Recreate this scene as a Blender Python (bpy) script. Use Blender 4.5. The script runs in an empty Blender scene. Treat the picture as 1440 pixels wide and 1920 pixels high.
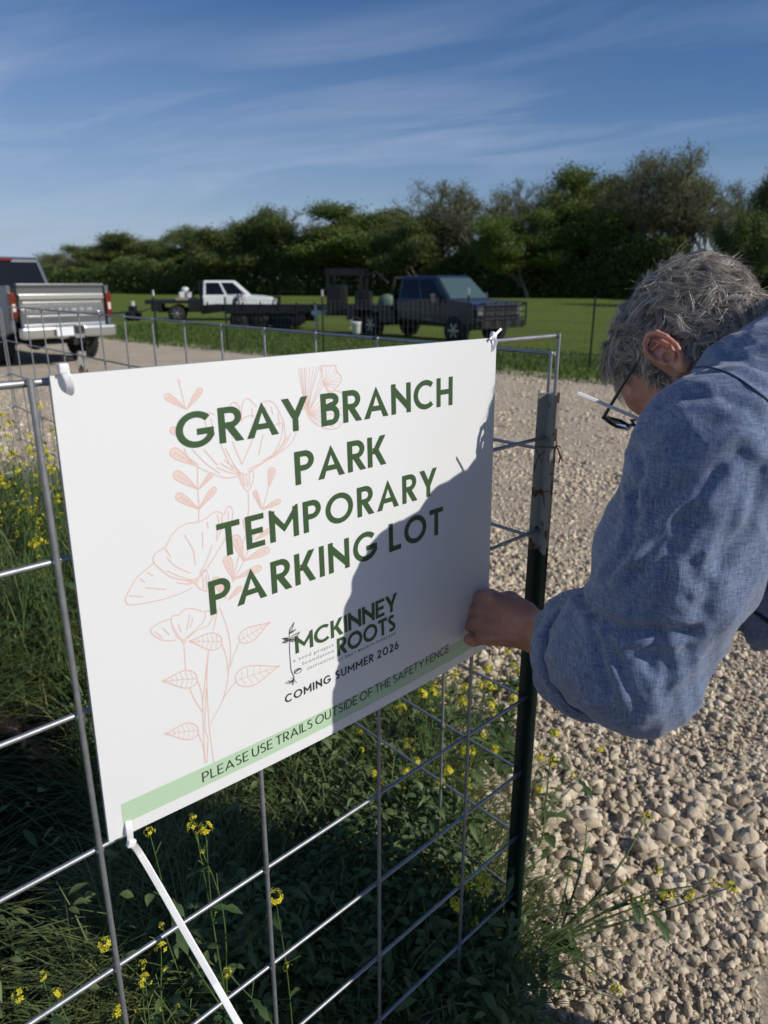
import bpy, bmesh, math, random
import numpy as np
from mathutils import Vector, Matrix, Euler
R = math.radians
C = bpy.context.scene.collection
random.seed(7); RNG = np.random.default_rng(11)

# ------------------------------------------------------------ camera model
F, PITCH, H = 1345.0, R(17.8), 1.40
CP, SP = math.cos(PITCH), math.sin(PITCH)
def ray(px, py):
    cx, cy = (px - 720) / F, (960 - py) / F
    return Vector((cx, CP + cy * SP, -SP + cy * CP))
def at(px, py, Y):                       # point on a sight line at forward distance Y
    r = ray(px, py); return Vector((r.x / r.y * Y, Y, H + r.z / r.y * Y))
def P(px, py, d):                        # point on a sight line at optical depth d
    r = ray(px, py) * d; return Vector((r.x, r.y, r.z + H))
def proj(p):
    x, y, z = p[0], p[1], p[2] - H
    d = y * CP - z * SP; up = y * SP + z * CP
    return 720 + F * x / d, 960 - F * up / d

# ------------------------------------------------------------ tagging and objects
def tag(o, label=None, cat=None, group=None, kind=None):
    if label: o['label'] = label
    if cat: o['category'] = cat
    if group: o['group'] = group
    if kind: o['kind'] = kind
    return o
def thing(name, label, cat, loc=(0, 0, 0), rz=0, group=None, kind=None):
    o = bpy.data.objects.new(name, None); C.objects.link(o); o.empty_display_size = .1
    o.location = loc; o.rotation_euler = (0, 0, rz)
    return tag(o, label, cat, group, kind)
def mesh_obj(name, verts, faces, m=None, parent=None, smooth=False, loc=None):
    me = bpy.data.meshes.new(name)
    if isinstance(verts, np.ndarray):
        fa = np.asarray(faces, dtype=np.int32)
        me.vertices.add(len(verts)); me.vertices.foreach_set('co', verts.astype(np.float32).ravel())
        n, k = fa.shape
        me.loops.add(n * k); me.loops.foreach_set('vertex_index', fa.ravel())
        me.polygons.add(n); me.polygons.foreach_set('loop_start', np.arange(0, n * k, k, dtype=np.int32))
        me.polygons.foreach_set('loop_total', np.full(n, k, dtype=np.int32))
        me.update(calc_edges=True)
    else:
        me.from_pydata([tuple(v) for v in verts], [], faces); me.update()
    if smooth: me.polygons.foreach_set('use_smooth', np.ones(len(me.polygons), dtype=bool))
    if m: me.materials.append(m)
    o = bpy.data.objects.new(name, me); C.objects.link(o)
    if parent is not None: o.parent = parent
    if loc is not None: o.location = loc
    return o
class MB:
    """collects shapes, links them as one mesh object"""
    def __init__(s): s.v = []; s.f = []; s.sm = []
    def add(s, vs, fs, smooth=False):
        n = len(s.v); s.v += [tuple(v) for v in vs]; s.f += [tuple(i + n for i in f) for f in fs]; s.sm += [smooth] * len(fs)
    def box(s, c, size, rot=None, bev=0.0):
        x, y, z = [k / 2 for k in size]; c = Vector(c); M = rot if rot is not None else Matrix.Identity(3)
        if bev <= 0:
            vs = [c + M @ Vector((a * x, b * y, d * z)) for a in (-1, 1) for b in (-1, 1) for d in (-1, 1)]
            s.add(vs, [(0, 1, 3, 2), (4, 6, 7, 5), (0, 4, 5, 1), (2, 3, 7, 6), (0, 2, 6, 4), (1, 5, 7, 3)]); return
        bm = bmesh.new(); bmesh.ops.create_cube(bm, size=1)
        for v in bm.verts: v.co = Vector((v.co.x * size[0], v.co.y * size[1], v.co.z * size[2]))
        bmesh.ops.bevel(bm, geom=bm.edges[:], offset=bev, segments=2, profile=.6, affect='EDGES')
        bm.verts.index_update()
        s.add([c + M @ v.co for v in bm.verts], [[v.index for v in f.verts] for f in bm.faces]); bm.free()
    def box2(s, a, b, bev=0.0):
        a = Vector(a); b = Vector(b); s.box((a + b) / 2, [abs(k) for k in (b - a)], bev=bev)
    def tube(s, pts, r, n=8, caps=True, smooth=True, flat=None):
        pts = [Vector(p) for p in pts]; rs = r if hasattr(r, '__len__') else [r] * len(pts)
        t0 = (pts[1] - pts[0]).normalized(); up = Vector((0, 0, 1)) if abs(t0.z) < .9 else Vector((1, 0, 0))
        a = t0.cross(up).normalized(); vs = []; m = len(pts)
        for i, p in enumerate(pts):
            t = (pts[min(i + 1, m - 1)] - pts[max(i - 1, 0)]).normalized()
            a = (a - t * a.dot(t)).normalized(); b = t.cross(a)
            for k in range(n):
                w = 2 * math.pi * k / n
                vs.append(p + (a * math.cos(w) + b * math.sin(w) * (flat or 1)) * rs[i])
        fs = [(i * n + k, i * n + (k + 1) % n, (i + 1) * n + (k + 1) % n, (i + 1) * n + k) for i in range(m - 1) for k in range(n)]
        s.add(vs, fs, smooth)
        if caps: s.add(vs[:n], [tuple(range(n - 1, -1, -1))]); s.add(vs[-n:], [tuple(range(n))])
    def prism(s, poly, axis_o, ax, ay, n, t):
        """polygon (list of 2-D) in plane (ax, ay) at axis_o, extruded along n by t"""
        o = Vector(axis_o); ax = Vector(ax); ay = Vector(ay); n = Vector(n); k = len(poly)
        a = [o + ax * p[0] + ay * p[1] for p in poly]; b = [q + n * t for q in a]
        s.add(a + b, [tuple(range(k))[::-1], tuple(range(k, 2 * k))] + [(i, (i + 1) % k, k + (i + 1) % k, k + i) for i in range(k)])
    def grid(s, P2, closed_u=False, smooth=True):
        nr = len(P2); nc = len(P2[0]); vs = [p for r_ in P2 for p in r_]
        fs = []
        for i in range(nr - 1):
            for j in range(nc if closed_u else nc - 1):
                fs.append((i * nc + j, i * nc + (j + 1) % nc, (i + 1) * nc + (j + 1) % nc, (i + 1) * nc + j))
        s.add(vs, fs, smooth)
    def lathe(s, prof, c, axis, n=24, smooth=True):
        axis = Vector(axis).normalized(); up = Vector((0, 0, 1)) if abs(axis.z) < .9 else Vector((1, 0, 0))
        a = axis.cross(up).normalized(); b = axis.cross(a); c = Vector(c)
        rows = [[c + axis * h + (a * math.cos(2 * math.pi * k / n) + b * math.sin(2 * math.pi * k / n)) * r for k in range(n)] for r, h in prof]
        s.grid(rows, closed_u=True, smooth=smooth)
        s.add(rows[0], [tuple(range(n))[::-1]]); s.add(rows[-1], [tuple(range(n))])
    def build(s, name, m, parent=None, loc=None):
        me = bpy.data.meshes.new(name); me.from_pydata(s.v, [], s.f)
        me.polygons.foreach_set('use_smooth', s.sm); me.update()
        if m: me.materials.append(m)
        o = bpy.data.objects.new(name, me); C.objects.link(o)
        if parent is not None: o.parent = parent
        if loc is not None: o.location = loc
        return o
def dup_tree(o, parent=None):
    c = o.copy(); C.objects.link(c); c.parent = parent
    for ch in list(o.children): dup_tree(ch, c)
    return c

# ------------------------------------------------------------ materials
def mat(name, col, rough=.6, metal=0, spec=.5, noise=None, bump=None, coat=0, trans=0, sub=0, ior=1.45):
    """noise=(scale, amount[, col2]) mixes a second tone; bump=(scale, strength, dist)"""
    m = bpy.data.materials.new(name); m.use_nodes = True; nt = m.node_tree; b = nt.nodes['Principled BSDF']
    b.inputs['Base Color'].default_value = (*col, 1); b.inputs['Roughness'].default_value = rough
    b.inputs['Metallic'].default_value = metal; b.inputs['Specular IOR Level'].default_value = spec
    b.inputs['Coat Weight'].default_value = coat; b.inputs['Transmission Weight'].default_value = trans
    b.inputs['IOR'].default_value = ior
    if sub: b.inputs['Subsurface Weight'].default_value = sub; b.inputs['Subsurface Scale'].default_value = .008; b.inputs['Subsurface Radius'].default_value = (1, .35, .2)
    tc = nt.nodes.new('ShaderNodeTexCoord')
    if noise:
        n = nt.nodes.new('ShaderNodeTexNoise'); n.inputs['Scale'].default_value = noise[0]; n.inputs['Detail'].default_value = 6
        nt.links.new(tc.outputs['Object'], n.inputs['Vector'])
        rp = nt.nodes.new('ShaderNodeMapRange'); rp.inputs['From Min'].default_value = .35; rp.inputs['From Max'].default_value = .65
        nt.links.new(n.outputs['Fac'], rp.inputs['Value'])
        mx = nt.nodes.new('ShaderNodeMix'); mx.data_type = 'RGBA'
        c2 = noise[2] if len(noise) > 2 else tuple(k * (1 - noise[1]) for k in col)
        mx.inputs['A'].default_value = (*col, 1); mx.inputs['B'].default_value = (*c2, 1)
        if len(noise) > 2: rp.inputs['To Max'].default_value = noise[1]
        nt.links.new(rp.outputs['Result'], mx.inputs['Factor']); nt.links.new(mx.outputs['Result'], b.inputs['Base Color'])
    if bump:
        n = nt.nodes.new('ShaderNodeTexNoise'); n.inputs['Scale'].default_value = bump[0]; n.inputs['Detail'].default_value = 8
        nt.links.new(tc.outputs['Object'], n.inputs['Vector'])
        bp = nt.nodes.new('ShaderNodeBump'); bp.inputs['Strength'].default_value = bump[1]; bp.inputs['Distance'].default_value = bump[2]
        nt.links.new(n.outputs['Fac'], bp.inputs['Height']); nt.links.new(bp.outputs['Normal'], b.inputs['Normal'])
    return m
def leaf_mat(name, c1, c2, scale=3, rough=.55, transl=.35):
    """foliage: diffuse with some light passing through, colour varied per island and by noise"""
    m = bpy.data.materials.new(name); m.use_nodes = True; nt = m.node_tree; b = nt.nodes['Principled BSDF']; out = nt.nodes['Material Output']
    g = nt.nodes.new('ShaderNodeNewGeometry'); mx = nt.nodes.new('ShaderNodeMix'); mx.data_type = 'RGBA'
    mx.inputs['A'].default_value = (*c1, 1); mx.inputs['B'].default_value = (*c2, 1)
    tc = nt.nodes.new('ShaderNodeTexCoord'); n = nt.nodes.new('ShaderNodeTexNoise'); n.inputs['Scale'].default_value = scale
    nt.links.new(tc.outputs['Object'], n.inputs['Vector'])
    ad = nt.nodes.new('ShaderNodeMath'); ad.operation = 'ADD'; nt.links.new(g.outputs['Random Per Island'], ad.inputs[0]); nt.links.new(n.outputs['Fac'], ad.inputs[1])
    mr = nt.nodes.new('ShaderNodeMapRange'); mr.inputs['From Min'].default_value = .4; mr.inputs['From Max'].default_value = 1.5
    nt.links.new(ad.outputs[0], mr.inputs['Value']); nt.links.new(mr.outputs['Result'], mx.inputs['Factor'])
    nt.links.new(mx.outputs['Result'], b.inputs['Base Color']); b.inputs['Roughness'].default_value = rough; b.inputs['Specular IOR Level'].default_value = .25
    t = nt.nodes.new('ShaderNodeBsdfTranslucent'); nt.links.new(mx.outputs['Result'], t.inputs['Color'])
    ms = nt.nodes.new('ShaderNodeMixShader'); ms.inputs[0].default_value = transl
    nt.links.new(b.outputs[0], ms.inputs[1]); nt.links.new(t.outputs[0], ms.inputs[2]); nt.links.new(ms.outputs[0], out.inputs['Surface'])
    return m
def sstep(a, b, x):
    t = np.clip((np.asarray(x, float) - a) / (b - a), 0, 1); return t * t * (3 - 2 * t)
def catmull(pts, k=6):
    pts = [Vector((*p, 0)) if len(p) == 2 else Vector(p) for p in pts]
    if len(pts) < 3: return pts
    q = [pts[0] * 2 - pts[1]] + pts + [pts[-1] * 2 - pts[-2]]; out = []
    for i in range(1, len(q) - 2):
        for j in range(k):
            t = j / k; a, b, c, d = q[i - 1:i + 3]
            out.append(.5 * ((2 * b) + (c - a) * t + (2 * a - 5 * b + 4 * c - d) * t * t + (3 * b - a - 3 * c + d) * t ** 3))
    out.append(pts[-1]); return out
# cheap value noise in numpy, for terrain and foliage masks
_NT = RNG.random((64, 64, 64))
def vnoise(x, y, z=0.0, s=1.0):
    x = np.asarray(x, float) * s; y = np.asarray(y, float) * s; z = np.asarray(z, float) * s + 0 * x
    xi, yi, zi = np.floor(x).astype(int), np.floor(y).astype(int), np.floor(z).astype(int)
    fx, fy, fz = x - xi, y - yi, z - zi
    fx, fy, fz = [f * f * (3 - 2 * f) for f in (fx, fy, fz)]
    g = lambda a, b, c: _NT[(xi + a) % 64, (yi + b) % 64, (zi + c) % 64]
    l = lambda a, b, t: a + (b - a) * t
    return l(l(l(g(0, 0, 0), g(1, 0, 0), fx), l(g(0, 1, 0), g(1, 1, 0), fx), fy), l(l(g(0, 0, 1), g(1, 0, 1), fx), l(g(0, 1, 1), g(1, 1, 1), fx), fy), fz)
# ============================================================ camera, sky, sun
sc = bpy.context.scene
cam = bpy.data.cameras.new('camera'); cam_o = bpy.data.objects.new('camera', cam); C.objects.link(cam_o); sc.camera = cam_o
cam_o.location = (0, 0, H); cam_o.rotation_euler = (R(90) - PITCH, 0, 0)
cam.sensor_fit = 'VERTICAL'; cam.sensor_height = 36; cam.lens = 36 * F / 1920; cam.clip_start = .02; cam.clip_end = 2000
cam.dof.use_dof = True; cam.dof.focus_distance = .95; cam.dof.aperture_fstop = (cam.lens / 1000) / .0036
SUN_AZ, SUN_EL = R(115), R(32.3)
SUN = Vector((math.sin(SUN_AZ) * math.cos(SUN_EL), math.cos(SUN_AZ) * math.cos(SUN_EL), math.sin(SUN_EL)))
sl = bpy.data.lights.new('sun', 'SUN'); sl.energy = 3.85; sl.angle = R(.53); sl.color = (1, .95, .87)
so = bpy.data.objects.new('sun', sl); C.objects.link(so); so.rotation_euler = SUN.to_track_quat('Z', 'Y').to_euler(); so.location = (6, -3, 8)
w = bpy.data.worlds.new('World'); sc.world = w; w.use_nodes = True; nt = w.node_tree; N = nt.nodes; L = nt.links
bg = N['Background']; bg.inputs['Strength'].default_value = .066
sky = N.new('ShaderNodeTexSky'); sky.sky_type = 'NISHITA'; sky.sun_disc = False; sky.sun_elevation = SUN_EL; sky.sun_rotation = SUN_AZ
sky.air_density = 1.0; sky.dust_density = .35; sky.ozone_density = 2.2; sky.altitude = 100
hsv = N.new('ShaderNodeHueSaturation'); hsv.inputs['Saturation'].default_value = 1.35; L.new(sky.outputs[0], hsv.inputs['Color'])
tc = N.new('ShaderNodeTexCoord'); sx = N.new('ShaderNodeSeparateXYZ'); L.new(tc.outputs['Generated'], sx.inputs[0])
def mth(op, a, b=None, clamp=False):
    n = N.new('ShaderNodeMath'); n.operation = op; n.use_clamp = clamp
    for i, k in enumerate((a, b)):
        if k is None: continue
        if isinstance(k, (int, float)): n.inputs[i].default_value = k
        else: L.new(k, n.inputs[i])
    return n.outputs[0]
den = mth('ADD', mth('MAXIMUM', sx.outputs['Z'], 0.0), .12)
u = mth('DIVIDE', sx.outputs['X'], den); v = mth('DIVIDE', sx.outputs['Y'], den)
# cirrus streaks: high thin cloud laid out on a flat layer overhead, combed along one direction
ca, sa = math.cos(R(-24)), math.sin(R(-24))
u2 = mth('ADD', mth('MULTIPLY', u, ca), mth('MULTIPLY', v, sa)); v2 = mth('SUBTRACT', mth('MULTIPLY', v, ca), mth('MULTIPLY', u, sa))
cx = N.new('ShaderNodeCombineXYZ'); L.new(mth('MULTIPLY', u2, .42), cx.inputs[0]); L.new(mth('MULTIPLY', v2, 1.25), cx.inputs[1])
n1 = N.new('ShaderNodeTexNoise'); n1.inputs['Scale'].default_value = 1.5; n1.inputs['Detail'].default_value = 9; n1.inputs['Roughness'].default_value = .58; n1.inputs['Distortion'].default_value = .55
L.new(cx.outputs[0], n1.inputs['Vector'])
n2 = N.new('ShaderNodeTexNoise'); n2.inputs['Scale'].default_value = .45; n2.inputs['Detail'].default_value = 3; L.new(cx.outputs[0], n2.inputs['Vector'])
mr = N.new('ShaderNodeMapRange'); mr.inputs['From Min'].default_value = .45; mr.inputs['From Max'].default_value = .74; L.new(n1.outputs['Fac'], mr.inputs['Value'])
mr2 = N.new('ShaderNodeMapRange'); mr2.inputs['From Min'].default_value = .40; mr2.inputs['From Max'].default_value = .60; L.new(n2.outputs['Fac'], mr2.inputs['Value'])
hz = N.new('ShaderNodeMapRange'); hz.inputs['From Min'].default_value = .36; hz.inputs['From Max'].default_value = .02; hz.inputs['To Max'].default_value = .95; L.new(sx.outputs['Z'], hz.inputs['Value'])
lft = N.new('ShaderNodeMapRange'); lft.inputs['From Min'].default_value = .75; lft.inputs['From Max'].default_value = -.35; L.new(sx.outputs['X'], lft.inputs['Value'])
cl = mth('ADD', mth('MULTIPLY', mth('MULTIPLY', mr.outputs[0], mr2.outputs[0]), mth('ADD', mth('MULTIPLY', lft.outputs[0], .95), .06)), mth('MULTIPLY', mth('MULTIPLY', hz.outputs[0], lft.outputs[0]), mth('ADD', mth('MULTIPLY', n1.outputs['Fac'], .7), .35)), clamp=True)
mx = N.new('ShaderNodeMix'); mx.data_type = 'RGBA'; L.new(cl, mx.inputs['Factor']); L.new(hsv.outputs[0], mx.inputs['A']); mx.inputs['B'].default_value = (6.7, 7.9, 8.4, 1)
wb = N.new('ShaderNodeMix'); wb.data_type = 'RGBA'; wb.blend_type = 'MULTIPLY'; wb.clamp_result = False; wb.inputs['Factor'].default_value = 1; wb.inputs['B'].default_value = (.875, .92, 1.16, 1); L.new(mx.outputs['Result'], wb.inputs['A']); L.new(wb.outputs['Result'], bg.inputs['Color'])
sc.view_settings.view_transform = 'Standard'; sc.view_settings.look = 'None'; sc.view_settings.exposure = 0; sc.view_settings.gamma = 1
sc.render.engine = 'CYCLES'; sc.cycles.use_denoising = True; sc.cycles.max_bounces = 6; sc.cycles.transparent_max_bounces = 8
sc.render.resolution_x = 768; sc.render.resolution_y = 1024
# ============================================================ ground
BA, BB = Vector((-8.1, 21.0)), Vector((3.5, 10.4)); _t = (BB - BA).normalized(); BN = (-_t.y, _t.x)
if BN[1] < 0: BN = (-BN[0], -BN[1])
def beyond(x, y): return (x - BA.x) * BN[0] + (y - BA.y) * BN[1]      # metres past the gravel's edge into the field
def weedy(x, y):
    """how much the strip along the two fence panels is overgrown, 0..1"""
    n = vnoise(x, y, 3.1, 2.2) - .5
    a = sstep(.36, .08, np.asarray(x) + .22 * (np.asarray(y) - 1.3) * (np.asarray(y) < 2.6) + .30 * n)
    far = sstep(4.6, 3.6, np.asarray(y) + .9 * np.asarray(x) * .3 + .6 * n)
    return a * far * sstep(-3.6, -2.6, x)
def gz(x, y):
    s = beyond(np.asarray(x, float), np.asarray(y, float))
    z = -.50 * sstep(0, 13, s) + .10 * (vnoise(x, y, 0, .07) - .5) * sstep(3, 30, s)
    z = z + .035 * (vnoise(x, y, 5, .5) - .5) * (1 - sstep(0, 2, s)) * sstep(1.5, 5, np.hypot(x, y))
    z = z - .09 * sstep(6, 14, y) * sstep(2, -3, x) * (1 - sstep(0, 4, s))
    return z
ys = np.concatenate([np.arange(-8, .4, .4), np.arange(.4, 6, .05), np.geomspace(6, 900, 190)])
us = np.linspace(-1, 1, 301)
X = np.empty((len(ys), len(us))); Y = np.empty_like(X)
for i, y in enumerate(ys):
    half = 5 + abs(y) * 1.3; X[i] = us * half; Y[i] = y
Z = gz(X, Y) + (.012 * (vnoise(X, Y, 1, 9) - .5) + .010 * (vnoise(X, Y, 2, 23) - .5)) * (beyond(X, Y) < 0)
V = np.stack([X.ravel(), Y.ravel(), Z.ravel()], 1); nc = len(us)
I = (np.arange(len(ys) - 1)[:, None] * nc + np.arange(nc - 1)[None]).ravel()
Fq = np.stack([I, I + 1, I + nc + 1, I + nc], 1)
m = bpy.data.materials.new('gravel_lot_and_field'); m.use_nodes = True; nt = m.node_tree; N = nt.nodes; L = nt.links; b = N['Principled BSDF']; b.inputs['Roughness'].default_value = .95; b.inputs['Specular IOR Level'].default_value = .15
tc = N.new('ShaderNodeTexCoord'); sx = N.new('ShaderNodeSeparateXYZ'); L.new(tc.outputs['Object'], sx.inputs[0])
def nz(sc_, det=6, rough=.6, vec=None):
    n = N.new('ShaderNodeTexNoise'); n.inputs['Scale'].default_value = sc_; n.inputs['Detail'].default_value = det; n.inputs['Roughness'].default_value = rough
    L.new(vec or tc.outputs['Object'], n.inputs['Vector']); return n.outputs['Fac']
def ramp(v, a, b_, lo=0, hi=1):
    n = N.new('ShaderNodeMapRange'); n.inputs['From Min'].default_value = a; n.inputs['From Max'].default_value = b_; n.inputs['To Min'].default_value = lo; n.inputs['To Max'].default_value = hi
    L.new(v, n.inputs['Value']); return n.outputs[0]
def mixc(f, a, b_):
    n = N.new('ShaderNodeMix'); n.data_type = 'RGBA'
    for k, q in (('Factor', f), ('A', a), ('B', b_)):
        if isinstance(q, tuple): n.inputs[k].default_value = (*q, 1)
        elif isinstance(q, float): n.inputs[k].default_value = q
        else: L.new(q, n.inputs[k])
    return n.outputs['Result']
vo = N.new('ShaderNodeTexVoronoi'); vo.inputs['Scale'].default_value = 26; vo.inputs['Randomness'].default_value = 1; L.new(tc.outputs['Object'], vo.inputs['Vector'])
vo2 = N.new('ShaderNodeTexVoronoi'); vo2.inputs['Scale'].default_value = 60; L.new(tc.outputs['Object'], vo2.inputs['Vector'])
sep = N.new('ShaderNodeSeparateColor'); L.new(vo.outputs['Color'], sep.inputs[0])
gcol = mixc(sep.outputs[0], (.60, .50, .365), (.78, .67, .51)); gcol = mixc(ramp(nz(1.2), .35, .65, 0, .45), gcol, (.48, .40, .29)); gcol = mixc(ramp(nz(90, 4), .4, .7, 0, .5), gcol, (.38, .31, .23))
fcol = mixc(ramp(nz(.25, 8, .7), .35, .65), (.125, .17, .022), (.175, .215, .032)); fcol = mixc(ramp(nz(6, 8, .8), .42, .62, 0, .8), fcol, (.075, .115, .022)); fcol = mixc(ramp(nz(2.1, 8, .7), .6, .75, 0, .5), fcol, (.20, .20, .075))
dx = N.new('ShaderNodeMath'); dx.operation = 'MULTIPLY_ADD'; L.new(sx.outputs['X'], dx.inputs[0]); dx.inputs[1].default_value = BN[0]; dx.inputs[2].default_value = -BA.x * BN[0] - BA.y * BN[1]
dy = N.new('ShaderNodeMath'); dy.operation = 'MULTIPLY_ADD'; L.new(sx.outputs['Y'], dy.inputs[0]); dy.inputs[1].default_value = BN[1]; L.new(dx.outputs[0], dy.inputs[2])
ed = N.new('ShaderNodeMath'); ed.operation = 'MULTIPLY_ADD'; L.new(ramp(nz(.8, 9, .7), .25, .75, -1.1, 1.1), ed.inputs[0]); ed.inputs[1].default_value = 1; L.new(dy.outputs[0], ed.inputs[2])
fm = ramp(ed.outputs[0], -.25, .35)
at_ = N.new('ShaderNodeAttribute'); at_.attribute_name = 'soil_shade'; L.new(mixc(at_.outputs['Fac'], mixc(fm, gcol, fcol), mixc(ramp(nz(30, 6, .7), .4, .65), (.030, .024, .016), (.075, .058, .038))), b.inputs['Base Color'])  # dark soil under the weeds, deepened to carry the man's shadow in its colour
hh = N.new('ShaderNodeMath'); hh.operation = 'MULTIPLY_ADD'; L.new(vo.outputs['Distance'], hh.inputs[0]); hh.inputs[1].default_value = -.9; L.new(nz(45, 5, .7), hh.inputs[2])
h2 = N.new('ShaderNodeMath'); h2.operation = 'MULTIPLY_ADD'; L.new(vo2.outputs['Distance'], h2.inputs[0]); h2.inputs[1].default_value = -.5; L.new(hh.outputs[0], h2.inputs[2])
bp = N.new('ShaderNodeBump'); bp.inputs['Strength'].default_value = .9; bp.inputs['Distance'].default_value = .02; L.new(h2.outputs[0], bp.inputs['Height'])
bp2 = N.new('ShaderNodeBump'); bp2.inputs['Strength'].default_value = .6; bp2.inputs['Distance'].default_value = .09; L.new(nz(3.5, 10, .8), bp2.inputs['Height']); L.new(bp.outputs[0], bp2.inputs['Normal'])
L.new(bp2.outputs[0], b.inputs['Normal'])
g = mesh_obj('ground', V, Fq, m, smooth=True); g.data.attributes.new('soil_shade', 'FLOAT', 'POINT').data.foreach_set('value', (sstep(.25, .75, weedy(V[:, 0], V[:, 1])) * (V[:, 1] > -.5)).astype(np.float32)); tag(g, 'pale gravel lot running into a mown green field', None, kind='structure')

# ---- crushed stone: real stones, nearest ones largest in the picture
def stone_variants(sub, n):
    out = []
    for k in range(n):
        bm = bmesh.new(); q = RNG.normal(size=(9 + 5 * sub, 3)); q /= np.linalg.norm(q, axis=1)[:, None]; q *= RNG.uniform(.72, 1.05, (len(q), 1))
        for v in q: bm.verts.new(v)
        r_ = bmesh.ops.convex_hull(bm, input=bm.verts[:]); bmesh.ops.delete(bm, geom=[v for v in bm.verts if not v.link_faces], context='VERTS')
        if sub > 1: bmesh.ops.bevel(bm, geom=bm.edges[:], offset=.03, segments=1, affect='EDGES', clamp_overlap=True)
        bmesh.ops.triangulate(bm, faces=bm.faces[:]); bm.verts.index_update()
        s = RNG.uniform(.6, 1.2, 3); s[2] *= .75; vs = np.array([v.co[:] for v in bm.verts])
        out.append((vs * s, np.array([[v.index for v in f.verts] for f in bm.faces]))); bm.free()
    return out
def scatter_stones(name, xs, ys_, size, sub, m, sink=.25):
    var = stone_variants(sub, 24); n = len(xs); k = RNG.integers(0, 24, n); VV = []; FF = []; off = 0
    zs = gz(xs, ys_)
    for j in range(24):
        q = np.where(k == j)[0]
        if not len(q): continue
        vs, fs = var[j]; nv = len(vs); a = RNG.uniform(0, 6.283, len(q)); t = RNG.normal(0, .5, len(q)); t2 = RNG.normal(0, .5, len(q))
        ca, sa, ct, st, cu, su = np.cos(a), np.sin(a), np.cos(t), np.sin(t), np.cos(t2), np.sin(t2)
        x, y, z = vs[:, 0][None], vs[:, 1][None], vs[:, 2][None]
        y, z = y * ct[:, None] - z * st[:, None], y * st[:, None] + z * ct[:, None]
        x, z = x * cu[:, None] - z * su[:, None], x * su[:, None] + z * cu[:, None]
        x, y = x * ca[:, None] - y * sa[:, None], x * sa[:, None] + y * ca[:, None]
        s = size[q][:, None]; pv = np.stack([x * s + xs[q][:, None], y * s + ys_[q][:, None], z * s + (zs[q] + size[q] * (.55 - sink))[:, None]], 2)
        VV.append(pv.reshape(-1, 3)); FF.append((fs[None] + (np.arange(len(q)) * nv)[:, None, None] + off).reshape(-1, 3)); off += len(q) * nv
    return mesh_obj(name, np.concatenate(VV), np.concatenate(FF), m)
ms = bpy.data.materials.new('limestone'); ms.use_nodes = True; nt = ms.node_tree; N = nt.nodes; L = nt.links; b = N['Principled BSDF']; b.inputs['Roughness'].default_value = .9; b.inputs['Specular IOR Level'].default_value = .2
tc = N.new('ShaderNodeTexCoord'); ge = N.new('ShaderNodeNewGeometry')
c = mixc(ramp(ge.outputs['Random Per Island'], .0, .8), (.36, .29, .20), (.76, .64, .47)); c = mixc(ramp(nz(60, 6, .7), .45, .75, 0, .7), c, (.42, .35, .26)); c = mixc(ramp(nz(9, 4, .7), .55, .75, 0, .4), c, (.72, .67, .58))
L.new(c, b.inputs['Base Color'])
bp = N.new('ShaderNodeBump'); bp.inputs['Strength'].default_value = .7; bp.inputs['Distance'].default_value = .004; L.new(nz(170, 6, .7), bp.inputs['Height']); L.new(bp.outputs[0], b.inputs['Normal'])
def pts_in(n, y0, y1, pad=.1, power=1.0):
    y = y0 + (y1 - y0) * RNG.random(n) ** power; lo = -.62 * y - pad; hi = .62 * y + pad
    return lo + (hi - lo) * RNG.random(n), y
xs, yy = pts_in(28000, .75, 3.3); sz = np.clip(RNG.lognormal(-4.50, .50, len(xs)), .0035, .028)
cl = vnoise(xs, yy, 8, 2.6); sz *= (.55 + .75 * cl)
k = weedy(xs, yy) < .6; k &= ~((xs < -.25) & (RNG.random(len(xs)) < .7))
tag(scatter_stones('gravel', xs[k], yy[k], sz[k], 2, ms), 'loose pale crushed limestone covering the lot', None, kind='stuff')
xs, yy = pts_in(34000, .75, 3.6); sz = np.clip(RNG.lognormal(-5.3, .35, len(xs)), .0025, .009); k = weedy(xs, yy) < .9
tag(scatter_stones('gravel', xs[k], yy[k], sz[k], 1, ms, .1), 'small chips of limestone between the larger stones', None, kind='stuff')
xs, yy = pts_in(90000, 2.8, 11.5, .3, 1.5); sz = np.clip(RNG.lognormal(-4.50, .50, len(xs)), .005, .035) * (.5 + .8 * vnoise(xs, yy, 8, 1.4)); k = (weedy(xs, yy) < .7) & (beyond(xs, yy) < -.3)
tag(scatter_stones('gravel', xs[k], yy[k], sz[k], 1, ms, .45), 'loose pale gravel farther out on the lot', None, kind='stuff')
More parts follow.
